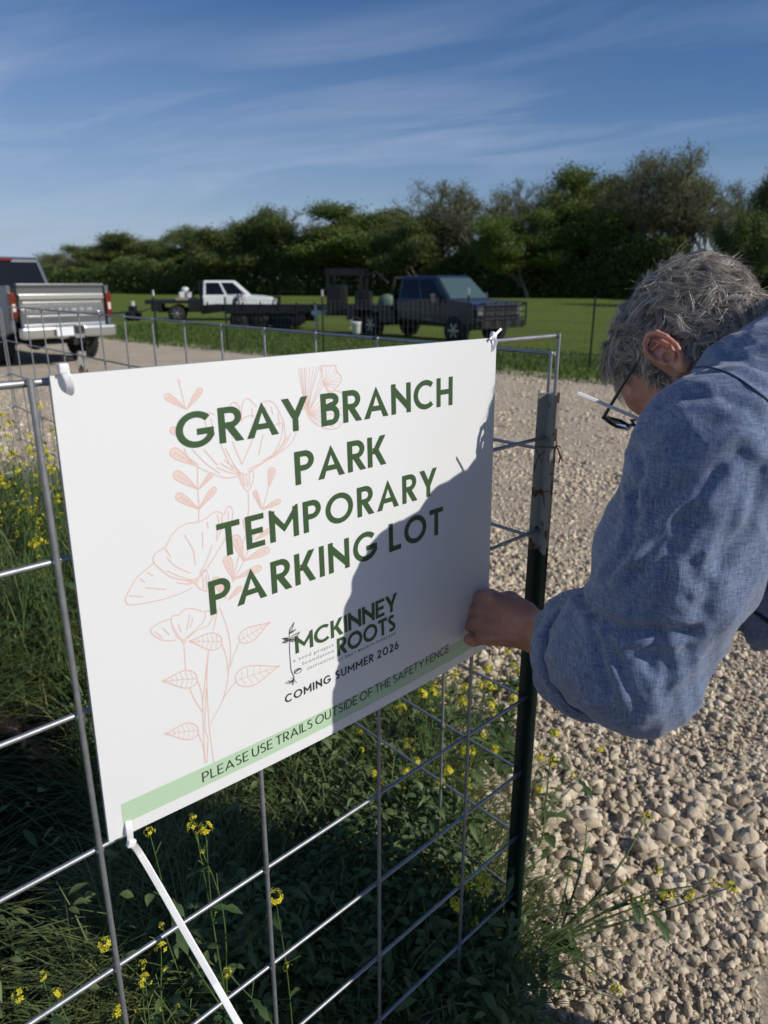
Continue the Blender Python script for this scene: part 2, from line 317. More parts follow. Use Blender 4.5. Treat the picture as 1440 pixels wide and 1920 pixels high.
# ============================================================ tree line
BARK = mat('bark', (.17, .15, .12), .9, noise=(5, .5))
LD = leaf_mat('leaves_dark', (.068, .105, .030), (.15, .18, .052), .25, transl=.2)
LB = leaf_mat('leaves_bright', (.085, .13, .026), (.17, .215, .05), .25, transl=.25)
LS = leaf_mat('leaves_sparse', (.10, .12, .05), (.20, .21, .09), .25, transl=.25)
def grow(seed, h, levels, spread, crown0):
    """skeleton: list of (points, r0, r1) and a list of tip points"""
    rg = random.Random(seed); segs = []; tips = []
    def br(p, d, l, r, lev):
        n = 4; pts = [p]; q = p; dd = d
        for i in range(n):
            dd = (dd + Vector((rg.gauss(0, .14), rg.gauss(0, .14), rg.gauss(.04, .09)))).normalized(); q = q + dd * l / n; pts.append(q)
        segs.append((pts, r, r * .5, lev))
        if lev >= levels: tips.append(q); tips.append(pts[2]); return
        k = rg.choice((3, 4, 4)) if lev else 7
        for i in range(k):
            t = (crown0 + (1 - crown0) * (i + rg.random()) / k) if lev == 0 else rg.uniform(.35, 1); f = t * n; j = min(int(f), n - 1); b = pts[j].lerp(pts[j + 1], f - j)
            a = rg.uniform(0, 6.283); el = rg.uniform(.35, 1.0) * spread; axis = Vector((math.cos(a), math.sin(a), 0)); nd = (dd * math.cos(el) + axis * math.sin(el)); nd.z = max(nd.z, -.1); nd.normalize()
            br(b, nd, l * rg.uniform(.52, .72) * (.85 if lev else .95), r * (.55 if lev else .5), lev + 1)
        br(q, (dd + Vector((rg.gauss(0, .2), rg.gauss(0, .2), .1))).normalized(), l * .5, r * .5, lev + 1)
    br(Vector((0, 0, 0)), Vector((rg.gauss(0, .05), rg.gauss(0, .05), 1)).normalized(), h * .62, h * .022, 0)
    return segs, tips
def tree_meshes(seed, h, levels, spread, crown0, per_tip, rad, leaf, lm, drop=0):
    segs, tips = grow(seed, h, levels, spread, crown0); tr = MB(); bra = MB()
    for pts, r0, r1, lev in segs:
        n = 7 if lev == 0 else 4 if lev == 1 else 3
        tr.tube(pts, [max(.022, r0 + (r1 - r0) * i / (len(pts) - 1)) for i in range(len(pts))], n, caps=False)
    me_t = tr.build('trunk', BARK)
    tp = np.array([t[:] for t in tips]); g = np.random.default_rng(seed); c = np.repeat(tp, per_tip, 0)
    if drop: c = c[g.random(len(c)) > drop]
    c = c + g.normal(0, rad, c.shape) * np.array([1, 1, .7]); c = c[c[:, 2] > h * .08]
    n = len(c); a = g.normal(size=(n, 3)); a /= np.linalg.norm(a, axis=1)[:, None]; b = g.normal(size=(n, 3)); b -= a * (a * b).sum(1)[:, None]; b /= np.linalg.norm(b, axis=1)[:, None]
    s = leaf * g.uniform(.5, 1.3, (n, 1)); V = np.stack([c - a * s, c + b * s * .5, c + a * s, c - b * s * .5], 1).reshape(-1, 3)
    me_c = mesh_obj('crown', V, np.arange(n * 4).reshape(n, 4), lm)
    zmax = V[:, 2].max(); wid = np.percentile(np.abs(V[:, 0]), 97) * 2
    return me_t, me_c, zmax, wid
KIND = {}
def mk(kind, *a):
    t, c, z, w_ = tree_meshes(*a); KIND[kind] = (t.data, c.data, z, w_); bpy.data.objects.remove(t); bpy.data.objects.remove(c)
mk('dense0', 3, 12, 4, 1.15, .22, 38, .6, .14, LD); mk('dense1', 8, 12, 4, 1.1, .2, 38, .58, .135, LB); mk('dense2', 15, 12, 4, 1.2, .18, 40, .65, .14, LD)
mk('airy0', 21, 13, 4, .85, .3, 5, .42, .12, LS); mk('airy1', 29, 13, 4, .9, .32, 6, .45, .12, LS); mk('mid0', 33, 12, 4, 1.0, .25, 20, .55, .12, LD)
def treeline_y(px): return 138 - 58 * px / 1440
def tree(px, top, kind, width, label, dy=0, grp='trees along the far edge of the field'):
    Y = treeline_y(px) + dy; b0 = at(px, top, Y); X_ = b0.x; zb = float(gz(X_, Y)); hgt = b0.z - zb
    d_t, d_c, z, w_ = KIND[kind]
    t = thing('tree', label, 'tree', (X_, Y, zb), rnd.uniform(0, 6.28), grp)
    s = hgt / z; wx = (width * (1.45 if kind[0] != 'a' else 1.25) / F * Y * 1.05) / w_; t.scale = (wx, wx, s)
    for nm, d in (('trunk', d_t), ('crown', d_c)):
        o = bpy.data.objects.new(nm, d); C.objects.link(o); o.parent = t
rnd = random.Random(5)
TREES = [
 (12, 486, 'mid0', 70, 'low brownish tree seen above the silver pickup\'s bed, leftmost of the tree line', 60),
 (92, 468, 'mid0', 70, 'small hazy tree just right of the silver pickup\'s cab', 45),
 (150, 453, 'dense0', 95, 'low dark tree above the silver tailgate\'s right half', 22),
 (232, 428, 'dense0', 100, 'round-topped dark tree standing a little taller right of the silver tailgate', 8),
 (290, 432, 'mid0', 80, 'olive tree with a pale bare stem, left of the white flatbed truck', 12),
 (345, 428, 'dense1', 95, 'bushy mid-green tree above the white truck\'s empty bed', 8),
 (392, 411, 'mid0', 75, 'feathery-topped tree above the white truck\'s cab rear', 6),
 (450, 402, 'dense0', 110, 'dark wide tree above the white truck\'s bonnet', 2),
 (528, 381, 'airy0', 85, 'thin pale twiggy tree rising left of the big green dome', 6),
 (575, 384, 'dense2', 120, 'left shoulder of foliage beside the big domed tree', 3),
 (636, 370, 'dense1', 150, 'big domed green tree in the middle of the tree line', 0),
 (690, 384, 'airy1', 90, 'sparse olive tree leaning on the big dome\'s right side', 4),
 (742, 387, 'mid0', 100, 'dark tree left of the first group of nearly bare tall trees', 0),
 (795, 400, 'dense0', 95, 'low dark tree above the dark pickup\'s cab', -4),
 (838, 331, 'airy0', 115, 'tall nearly bare tree, leftmost of the twiggy pair above the dark pickup', 0),
 (905, 330, 'airy1', 110, 'tall nearly bare tree, right one of the twiggy pair above the dark pickup\'s bonnet', 0),
 (968, 325, 'airy0', 100, 'thin grey-green tree just left of the bright round crown', 3),
 (1000, 382, 'dense1', 90, 'short bright green tree in front of the tall thin ones', -8),
 (1040, 318, 'airy1', 95, 'dark tree tucked behind the bright round crown', 4),
 (1085, 297, 'dense1', 120, 'tall tree with bright round crown, above the corner post', 0),
 (1130, 340, 'airy0', 90, 'dark mid-height tree right of the bright round crown', -2),
 (1178, 270, 'airy1', 110, 'tall wispy tree above the man\'s forehead', 3),
 (1232, 290, 'airy1', 110, 'olive tree with twiggy top above the middle of the man\'s hair', 0),
 (1300, 255, 'airy0', 150, 'tallest tree, spreading and half bare, above the man\'s head', 0),
 (1362, 318, 'airy1', 95, 'lower dark tree between the tallest tree and the right edge one', 2),
 (1428, 283, 'dense2', 90, 'dark leafy tree with open limbs at the right edge of the photograph', -22),
 (1510, 300, 'airy1', 140, 'pale tree standing beyond the right edge of the tree line', 0),
 (1610, 290, 'dense0', 140, 'dark tree farthest to the right beyond the man', 0),
]
for a in TREES: tree(*a)
k_ = 0
for px_ in range(-40, 1640, 62):
    tp_ = np.interp(px_, [0, 100, 250, 400, 600, 800, 1000, 1200, 1440, 1700], [500, 486, 450, 425, 398, 396, 352, 318, 322, 330]) + rnd.uniform(-8, 14)
    tree(px_ + rnd.uniform(-15, 15), tp_, ('dense0', 'mid0', 'dense2', 'airy1')[k_ % 4] if px_ < 780 else ('airy1', 'airy0')[k_ % 2], rnd.uniform(85, 120), 'dense tree in the darker second row behind the front crowns', rnd.uniform(8, 16), 'second row of the tree line'); k_ += 1
# the thicket that fills in under the crowns: one mass nobody could count
g = np.random.default_rng(4); n = 430000
px = g.uniform(-160, 1750, n); Yb = 138 - 58 * px / 1440 + g.uniform(-5, 9, n)
Xb = (px - 720) / F / 1.05 * Yb
top = 6.0 + 5.0 * vnoise(px / 60, 0 * px, 2) + 2.2 * vnoise(px / 17, 0 * px, 7); top = top * np.interp(px, [-100, 100, 400, 780, 900, 1500], [.42, .5, .72, .85, .62, .62])
hz_ = g.random(n) ** .8 * top; keep = vnoise(Xb, Yb, hz_, .8) + .18 * (1 - hz_ / top) > .36
Xb, Yb, hz_ = Xb[keep], Yb[keep], hz_[keep]; n = len(Xb); c = np.stack([Xb, Yb, gz(Xb, Yb) + hz_], 1)
a = g.normal(size=(n, 3)); a /= np.linalg.norm(a, axis=1)[:, None]; b = g.normal(size=(n, 3)); b -= a * (a * b).sum(1)[:, None]; b /= np.linalg.norm(b, axis=1)[:, None]
s = .165 * g.uniform(.6, 1.5, (n, 1)); V = np.stack([c - a * s, c + b * s * .55, c + a * s, c - b * s * .55], 1).reshape(-1, 3)
tag(mesh_obj('thicket', V, np.arange(n * 4).reshape(n, 4), LD), 'dark tangled undergrowth below the tree crowns', None, kind='stuff')
# ============================================================ the sign
GAL = mat('galvanised_wire', (.36, .37, .38), .48, .7, noise=(60, .5, (.2, .21, .22)), bump=(140, .35, .001))
ZW = mat('white_nylon', (.82, .83, .82), .35, noise=(30, .08))
SC = 1.025
S_TL, S_TR = at(93, 705, .5756 * SC), at(931, 633, .980 * SC); S_BL, S_BR = at(205, 1580, .5756 * SC), at(913, 1214, .980 * SC)
SW, SH = .600, .468
S_N = (S_TR - S_TL).cross(S_BL - S_TL).normalized()
if S_N.y > 0: S_N = -S_N                      # towards the photographer's side
def sp(u, v, off=0.0):                        # u, v in metres from the top left corner
    a, b = u / SW, v / SH
    p = (S_TL * (1 - a) + S_TR * a) * (1 - b) + (S_BL * (1 - a) + S_BR * a) * b
    return p + S_N * (off + .011 * math.sin(math.pi * a) * b - .002 * math.sin(math.pi * a) * (1 - b))
def uv(px, py):
    u, v = .3, .23
    for _ in range(12):
        x, y = proj(sp(u, v)); x1, y1 = proj(sp(u + 1e-4, v)); x2, y2 = proj(sp(u, v + 1e-4))
        a, c, b, d = (x1 - x) / 1e-4, (y1 - y) / 1e-4, (x2 - x) / 1e-4, (y2 - y) / 1e-4
        det = a * d - b * c; ex, ey = px - x, py - y
        u += (d * ex - b * ey) / det; v += (-c * ex + a * ey) / det
    return u, v
WHITE = mat('corrugated_plastic_white', (.74, .75, .745), .42, noise=(3, .03), bump=(8, .03, .01))
SG = thing('park_notice_sign', 'white plastic notice board tied to the wire panel, reading GRAY BRANCH PARK TEMPORARY PARKING LOT', 'sign', (S_BL + S_BR) / 2)
def sobj(mb, name, m, label=None, parent=None):
    o = mb.build(name, m, parent or SG); o.matrix_parent_inverse = (parent or SG).matrix_world.inverted() if False else Matrix.Translation(-SG.location) if parent is None else Matrix.Identity(4)
    if label: o['label'] = label
    return o
bpy.context.view_layer.update()
mb = MB(); nu, nv = 41, 31
fr = [[sp(SW * i / (nu - 1), SH * j / (nv - 1)) for i in range(nu)] for j in range(nv)]; bk = [[sp(SW * i / (nu - 1), SH * j / (nv - 1), -.004) for i in range(nu)] for j in range(nv)]
mb.grid(fr, smooth=True); mb.grid(bk[::-1], smooth=True)
sobj(mb, 'board', WHITE)
mb = MB()
for a, b_ in ((fr[0], bk[0]), (fr[-1], bk[-1]), ([r[0] for r in fr], [r[0] for r in bk]), ([r[-1] for r in fr], [r[-1] for r in bk])): mb.grid([a, b_], smooth=False)
sobj(mb, 'board_edge', mat('corrugated_edge', (.35, .36, .37), .6))

LAY = [0.0]
class Ink:
    """flat printed shapes, mapped onto the board; every stroke a hair above the last"""
    def __init__(s, base): s.mb = MB(); s.base = base; s.k = 0
    def off(s): s.k += 1; return s.base + (s.k % 40) * 1.2e-6
    def poly(s, pts):
        o = s.off(); s.mb.add([sp(u, v, o) for u, v in pts], [tuple(range(len(pts)))])
    def ribbon(s, pts, w, taper=None):
        pts = [Vector((p[0], p[1], 0)) for p in pts]; o = s.off(); n = len(pts); l = []; r = []
        for i, p in enumerate(pts):
            t1 = (pts[i] - pts[i - 1]).normalized() if i else (pts[1] - pts[0]).normalized()
            t2 = (pts[i + 1] - pts[i]).normalized() if i < n - 1 else t1
            a = Vector((-t1.y, t1.x, 0)); b = Vector((-t2.y, t2.x, 0)); q = (a + b)
            q = q.normalized() if q.length > 1e-6 else a; k = max(.35, q.dot(a))
            ww = w / 2 * (taper[i] if taper else 1) / k
            l.append(sp(*(p + q * ww)[:2], o)); r.append(sp(*(p - q * ww)[:2], o))
        s.mb.grid([l, r], smooth=False)
# --- a geometric sans drawn stroke by stroke; cap height 1, pen width w
def arc(cx, cy, rx, ry, a0, a1, n=18): return [(cx + rx * math.cos(R(a0 + (a1 - a0) * i / n)), cy + ry * math.sin(R(a0 + (a1 - a0) * i / n))) for i in range(n + 1)]
def glyph(ch, w):
    """-> (advance width, ribbons, quads)"""
    h = w / 2; rb = []; q = []
    def rect(x0, y0, x1, y1): q.append([(x0, y0), (x1, y0), (x1, y1), (x0, y1)])
    def diag(x0, y0, x1, y1, k=1.12):
        L_ = math.hypot(x1 - x0, y1 - y0); ww = w * L_ / max(abs(y1 - y0), .2) * k / 2 * .95; q.append([(x0 - ww, y0), (x0 + ww, y0), (x1 + ww, y1), (x1 - ww, y1)])
    if ch == 'A': W = .92; z = w * .58; q.append([(0, 0), (2 * z, 0), (W / 2 + z * .95, 1), (W / 2 - z * .0, 1)]); q.append([(W - 2 * z, 0), (W, 0), (W / 2 + z * 0, 1), (W / 2 - z * .95, 1)]); q[-1] = [(W - 2 * z, 0), (W, 0), (W / 2, 1), (W / 2 - z * .5, .86)]; q[-2] = [(0, 0), (2 * z, 0), (W / 2 + z * .5, .86), (W / 2, 1)]; rect(.2, .22, W - .2, .22 + w * .95)
    elif ch == 'B': W = .62; rect(0, 0, w, 1); rb += [[(h, 1 - h), (W * .52, 1 - h)] + arc(W * .52, .77, W * .36 - h * .3, .23 - h, 90, -90) + [(h, .54)], [(h, .54 - .001), (W * .55, .539)] + arc(W * .55, .27 + h * .5, W * .45 - h, .27 - h * .5, 90, -90) + [(h, h)]]
    elif ch == 'C': W = .86; rb.append(arc(.5, .5, .5 - h, .5 - h, 48, 312, 30))
    elif ch == 'D': W = .74; rect(0, 0, w, 1); rb.append([(h, 1 - h), (W - .45, 1 - h)] + arc(W - .45, .5, .45 - h, .5 - h, 90, -90) + [(h, h)])
    elif ch in 'EF': W = .56; rect(0, 0, w, 1); rect(w * .9, 1 - w, W, 1); rect(w * .9, .5 - h, W * .92, .5 + h); (rect(w * .9, 0, W, w) if ch == 'E' else None)
    elif ch == 'G': W = .95; rb.append(arc(.5, .5, .5 - h, .5 - h, 42, 340, 32)); rect(.52, .5 - w * .9, .95, .5 + w * .1); q.append([(.95 - w, .5 - w * .5), (.95, .5 - w * .5), (.95, .26), (.95 - w, .2)])
    elif ch == 'H': W = .72; rect(0, 0, w, 1); rect(W - w, 0, W, 1); rect(w * .9, .5 - h, W - w * .9, .5 + h)
    elif ch == 'I': W = w; rect(0, 0, w, 1)
    elif ch == 'K': W = .70; rect(0, 0, w, 1); diag(w * 1.35, .42, W - w * .62, 1); diag(W - w * .55, 0, w * 1.6, .62)
    elif ch == 'L': W = .52; rect(0, 0, w, 1); rect(w * .9, 0, W, w)
    elif ch == 'M': W = .94; rect(0, 0, w, .96); rect(W - w, 0, W, .96); q.append([(0, 1), (w * .4, 1), (W / 2, .47), (W / 2, .47 - w * 1.35), (0, .8)]); q.append([(W, 1), (W - w * .4, 1), (W / 2, .47), (W / 2, .47 - w * 1.35), (W, .8)])
    elif ch == 'N': W = .78; rect(0, 0, w, 1); rect(W - w, 0, W, 1); q.append([(0, 1), (w * .35, 1), (W, w * 1.3), (W, 0), (W - w * .35, 0), (0, 1 - w * 1.3)])
    elif ch in 'O': W = 1.02; rb.append(arc(.51, .5, .51 - h, .5 - h, 90, 450, 40))
    elif ch in 'PR':
        W = .62; rect(0, 0, w, 1); cy = .70; rb.append([(h, 1 - h), (W * .5, 1 - h)] + arc(W * .5, cy, W * .5 - h, .30 - h, 90, -90) + [(h, .40 + h)])
        if ch == 'R': diag(W - w * .35, 0, W * .45, .46)
    elif ch == 'S': W = .56; rb.append(arc(.28, .745, .265 - h, .255 - h, 35, 250, 20) + arc(.28, .275, .285 - h, .275 - h, 70, -145, 20))
    elif ch == 'T': W = .66; rect(0, 1 - w, W, 1); rect(W / 2 - h, 0, W / 2 + h, 1 - w * .9)
    elif ch == 'U': W = .72; rb.append([(h, 1), (h, .36)] + arc(W / 2, .36, W / 2 - h, .36 - h, 180, 360) + [(W - h, 1)])
    elif ch == 'Y': W = .80; rect(W / 2 - h, 0, W / 2 + h, .46); diag(W / 2, .40, w * .55, 1); diag(W / 2, .40, W - w * .55, 1)
    elif ch == '0': W = .86; rb.append(arc(.43, .5, .43 - h, .5 - h, 90, 450, 36))
    elif ch == '2': W = .60; rb.append(arc(.29, .70, .29 - h, .30 - h, 165, -38, 20) + [(h * 1.6, h * 1.4)]); rect(0, 0, W, w)
    elif ch == '6': W = .64; rb.append(arc(.32, .32, .32 - h, .32 - h, 90, 450, 30)); rb.append([(.09 + h * .2, .42), (.24, .70), (.42, 1)])
    elif ch == '.': W = w; rect(0, 0, w, w)
    else: W = .34
    return W, rb, q
def text_line(ink, s, w, L_, Rr, top, base, track=.12, space=None, slant=0):
    """L_, Rr: left and right end in metres; top/base: v of cap line and base line at the left and right ends"""
    x = 0; lay = []
    for ch in s:
        W, rb, q = glyph(ch, w)
        if ch == ' ' and space: W = space
        lay.append((x, rb, q)); x += W + (track if ch != ' ' else 0)
    tot = x - track; k = (Rr - L_) / tot
    def M(gx, gy):
        f = gx / tot; b0 = base[0] * (1 - f) + base[1] * f; t0 = top[0] * (1 - f) + top[1] * f
        return (L_ + gx * k + slant * gy * (b0 - t0), b0 + (t0 - b0) * gy)
    for gx, rb, q in lay:
        for pl in q: ink.poly([M(gx + a, b_) for a, b_ in pl])
        for r_ in rb:      # offset in glyph space, then map
            pts = [Vector((p[0], p[1], 0)) for p in r_]; n = len(pts); l = []; rr = []; o = ink.off()
            closed = (pts[0] - pts[-1]).length < 1e-4
            for i in range(n):
                t1 = (pts[i] - pts[i - 1]) if i else ((pts[-1] - pts[-2]) if closed else pts[1] - pts[0]); t2 = (pts[i + 1] - pts[i]) if i < n - 1 else ((pts[1] - pts[0]) if closed else t1)
                t1 = t1.normalized() if t1.length > 1e-7 else t2.normalized(); t2 = t2.normalized() if t2.length > 1e-7 else t1
                a = Vector((-t1.y, t1.x, 0)); b2 = Vector((-t2.y, t2.x, 0)); qv = (a + b2).normalized(); kk = max(.5, qv.dot(a)); ww = w / 2 / kk
                A_ = pts[i] + qv * ww; B_ = pts[i] - qv * ww; l.append(sp(*M(gx + A_.x, A_.y), o)); rr.append(sp(*M(gx + B_.x, B_.y), o))
            ink.mb.grid([l, rr], smooth=False)
GREEN = mat('dark_green_ink', (.042, .088, .032), .5); DARK = mat('charcoal_green_ink', (.022, .032, .028), .5); BLACK = mat('black_ink', (.012, .012, .014), .5)
PALEG = mat('pale_green_ink', (.44, .60, .415), .5); PINK = mat('salmon_line_ink', (.70, .50, .44), .5); PINKF = mat('salmon_fill_ink', (.73, .62, .57), .5); GREY = mat('grey_ink', (.42, .46, .42), .5)
# green band
ink = Ink(.00025); u0, v0 = uv(227, 1508); _, v1 = uv(230, 1545.5); u1, v2 = uv(882, 1190)
vt = (v0, v2 + .000); nn = 24
for i in range(nn):
    a, b_ = i / nn, (i + 1) / nn; ua, ub = u0 + (.570 - u0) * a, u0 + (.570 - u0) * b_
    o = .00025; ink.mb.add([sp(ua, v0, o), sp(ub, v0, o), sp(ub, v1, o), sp(ua, v1, o)], [(0, 1, 2, 3)])
sobj(ink.mb, 'pale_green_band', PALEG)
def L2(s, m, name, w, tl, tr, bl, br, layer=.0006, track=.12, space=None, slant=0):
    ink = Ink(layer); a, b_, c_, d = uv(*tl), uv(*tr), uv(*bl), uv(*br)
    ul, ur = (a[0] + c_[0]) / 2, (b_[0] + d[0]) / 2
    text_line(ink, s, w, ul, ur, (a[1], b_[1]), (c_[1], d[1]), track, space, slant); return sobj(ink.mb, name, m)
L2('GRAY BRANCH', GREEN, 'lettering', .172, (325.5, 776), (849.2, 705.4), (333, 845), (847, 758.8), track=.13, space=.30)
L2('PARK', GREEN, 'lettering', .172, (551, 847.7), (722.3, 814.4), (554.4, 910), (723.5, 869.3), track=.12)
L2('TEMPORARY', GREEN, 'lettering', .172, (404, 983.5), (820.8, 875), (411, 1046), (816, 927), track=.17)
L2('PARKING LOT', GREEN, 'lettering', .172, (389.8, 1090.8), (830.8, 949), (394.5, 1154), (829, 999), track=.16, space=.36)
L2('MCKINNEY', GREEN, 'lettering', .172, (553, 1193), (744.8, 1109.8), (553.5, 1226), (743.6, 1143), track=.07)
L2('ROOTS', GREEN, 'lettering', .185, (631.3, 1197.7), (740.5, 1150), (632.3, 1230.5), (741, 1180.5), track=.07)
L2('AT GRAY BRANCH PARKLAND', DARK, 'lettering', .13, (633, 1235.5), (741, 1184.6), (633, 1240.8), (741, 1189.3), track=.5, space=.5)
L2('COMING SUMMER 2026', DARK, 'lettering', .17, (534, 1303.5), (746.7, 1200.8), (534.2, 1319), (747, 1215.5), track=.20, space=.42)
L2('PLEASE USE TRAILS OUTSIDE OF THE SAFETY FENCE.', BLACK, 'lettering', .098, (378, 1448.7), (843, 1206.5), (380, 1466.3), (843.5, 1220.4), layer=.0009, track=.16, space=.24)
# three small grey lines in a typewriter face
def small(s, p0, p1, hgt):
    cu = bpy.data.curves.new('t', 'FONT'); cu.body = s; cu.resolution_u = 3; cu.space_character = 1.25; t = bpy.data.objects.new('t', cu); C.objects.link(t)
    me = bpy.data.meshes.new_from_object(t.evaluated_get(bpy.context.evaluated_depsgraph_get())) if False else None
    bpy.context.view_layer.update(); dg = bpy.context.evaluated_depsgraph_get(); me = bpy.data.meshes.new_from_object(t.evaluated_get(dg))
    co = [v.co.copy() for v in me.vertices]; fs = [tuple(p.vertices) for p in me.polygons]
    x0 = min(c.x for c in co); x1 = max(c.x for c in co); a, b_ = uv(*p0), uv(*p1); mb = MB()
    mb.add([sp(a[0] + (c.x - x0) / (x1 - x0) * (b_[0] - a[0]), a[1] + (c.x - x0) / (x1 - x0) * (b_[1] - a[1]) - c.y * hgt, .0006) for c in co], fs)
    bpy.data.objects.remove(t); sobj(mb, 'lettering', GREY)
small('a seed project', (550, 1241.7), (625.6, 1211), .0068); small('foundation', (567, 1247), (625.6, 1222), .0068); small('initiative', (576.5, 1255.8), (627, 1233.6), .0068)
# --- line drawing of wildflowers
ink = Ink(.00012); fil = Ink(.00008)
def ln(pts, w=.0011, k=5): ink.ribbon([uv(p.x, p.y) for p in catmull(pts, k)], w)
def fill(pts): fil.poly([uv(*p) for p in pts])
def rleaf(bx, by, tx, ty, w, rim=.0012):
    b0 = Vector((bx, by)); d = Vector((tx, ty)) - b0; n = Vector((-d.y, d.x)).normalized() * w / 2
    prof = [(0, .06), (.25, .38), (.5, .8), (.75, 1), (.92, .85), (1, .0)]
    l = [b0 + d * t + n * k for t, k in prof]; r_ = [b0 + d * t - n * k for t, k in prof[::-1]]
    o = [tuple(p) for p in l + r_[1:]]; fill(o); ln(o, rim, 4); ln([tuple(b0), tuple(b0 + d * .85)], .0009)
    for t in (.45, .6, .75):
        for s in (-1, 1): ln([tuple(b0 + d * t), tuple(b0 + d * (t + .12) + n * s * .6)], .0006)
def aleaf(tx, ty, bx, by, w):
    b0 = Vector((bx, by)); d = Vector((tx, ty)) - b0; n = Vector((-d.y, d.x)).normalized() * w / 2
    prof = [(0, .0), (.04, .55), (.2, .98), (.4, 1.0), (.65, .62), (.85, .22), (1, 0)]
    o = [tuple(b0 + d * t + n * k) for t, k in prof] + [tuple(b0 + d * t - n * k) for t, k in prof[::-1]][1:]
    ln(o, .0013, 4); ln([tuple(b0), tuple(b0 + d)], .0008)
    for i, t in enumerate((.12, .26, .4, .54, .68)):
        kk = [.75, .9, .85, .65, .45][i]
        for s in (-1, 1): ln([tuple(b0 + d * t), tuple(b0 + d * (t + .05) + n * s * kk * .6), tuple(b0 + d * (t + .07) + n * s * kk)], .0006)
for a in ((349, 767, 309, 740, 12), (350, 767, 378, 728, 11), (371, 917, 326, 886, 17), (373, 917, 398, 887, 8), (372, 954, 330, 927, 15), (373, 954, 404, 914, 11), (365, 872, 320, 844, 19), (345, 822, 320, 803, 12),
          (504, 912, 511, 877, 13), (491, 955, 477, 920, 8), (492, 955, 526, 938, 9), (457, 1052, 440, 1003, 17), (458, 1051, 505, 1029, 14), (438, 1088, 424, 1043, 16), (440, 1085, 490, 1063, 12), (424, 1122, 402, 1082, 14), (428, 1125, 452, 1100, 9), (462, 1000, 460, 972, 10), (478, 1012, 508, 992, 9)): rleaf(*a)
for a in ((355, 1202, 416, 1203, 31), (506, 1167, 449, 1201, 25), (524, 1249, 442, 1276, 36), (304, 1277, 370, 1272, 32), (309, 1376, 372, 1369, 30)): aleaf(*a)
fill([(328, 711), (338, 711), (338, 719)])
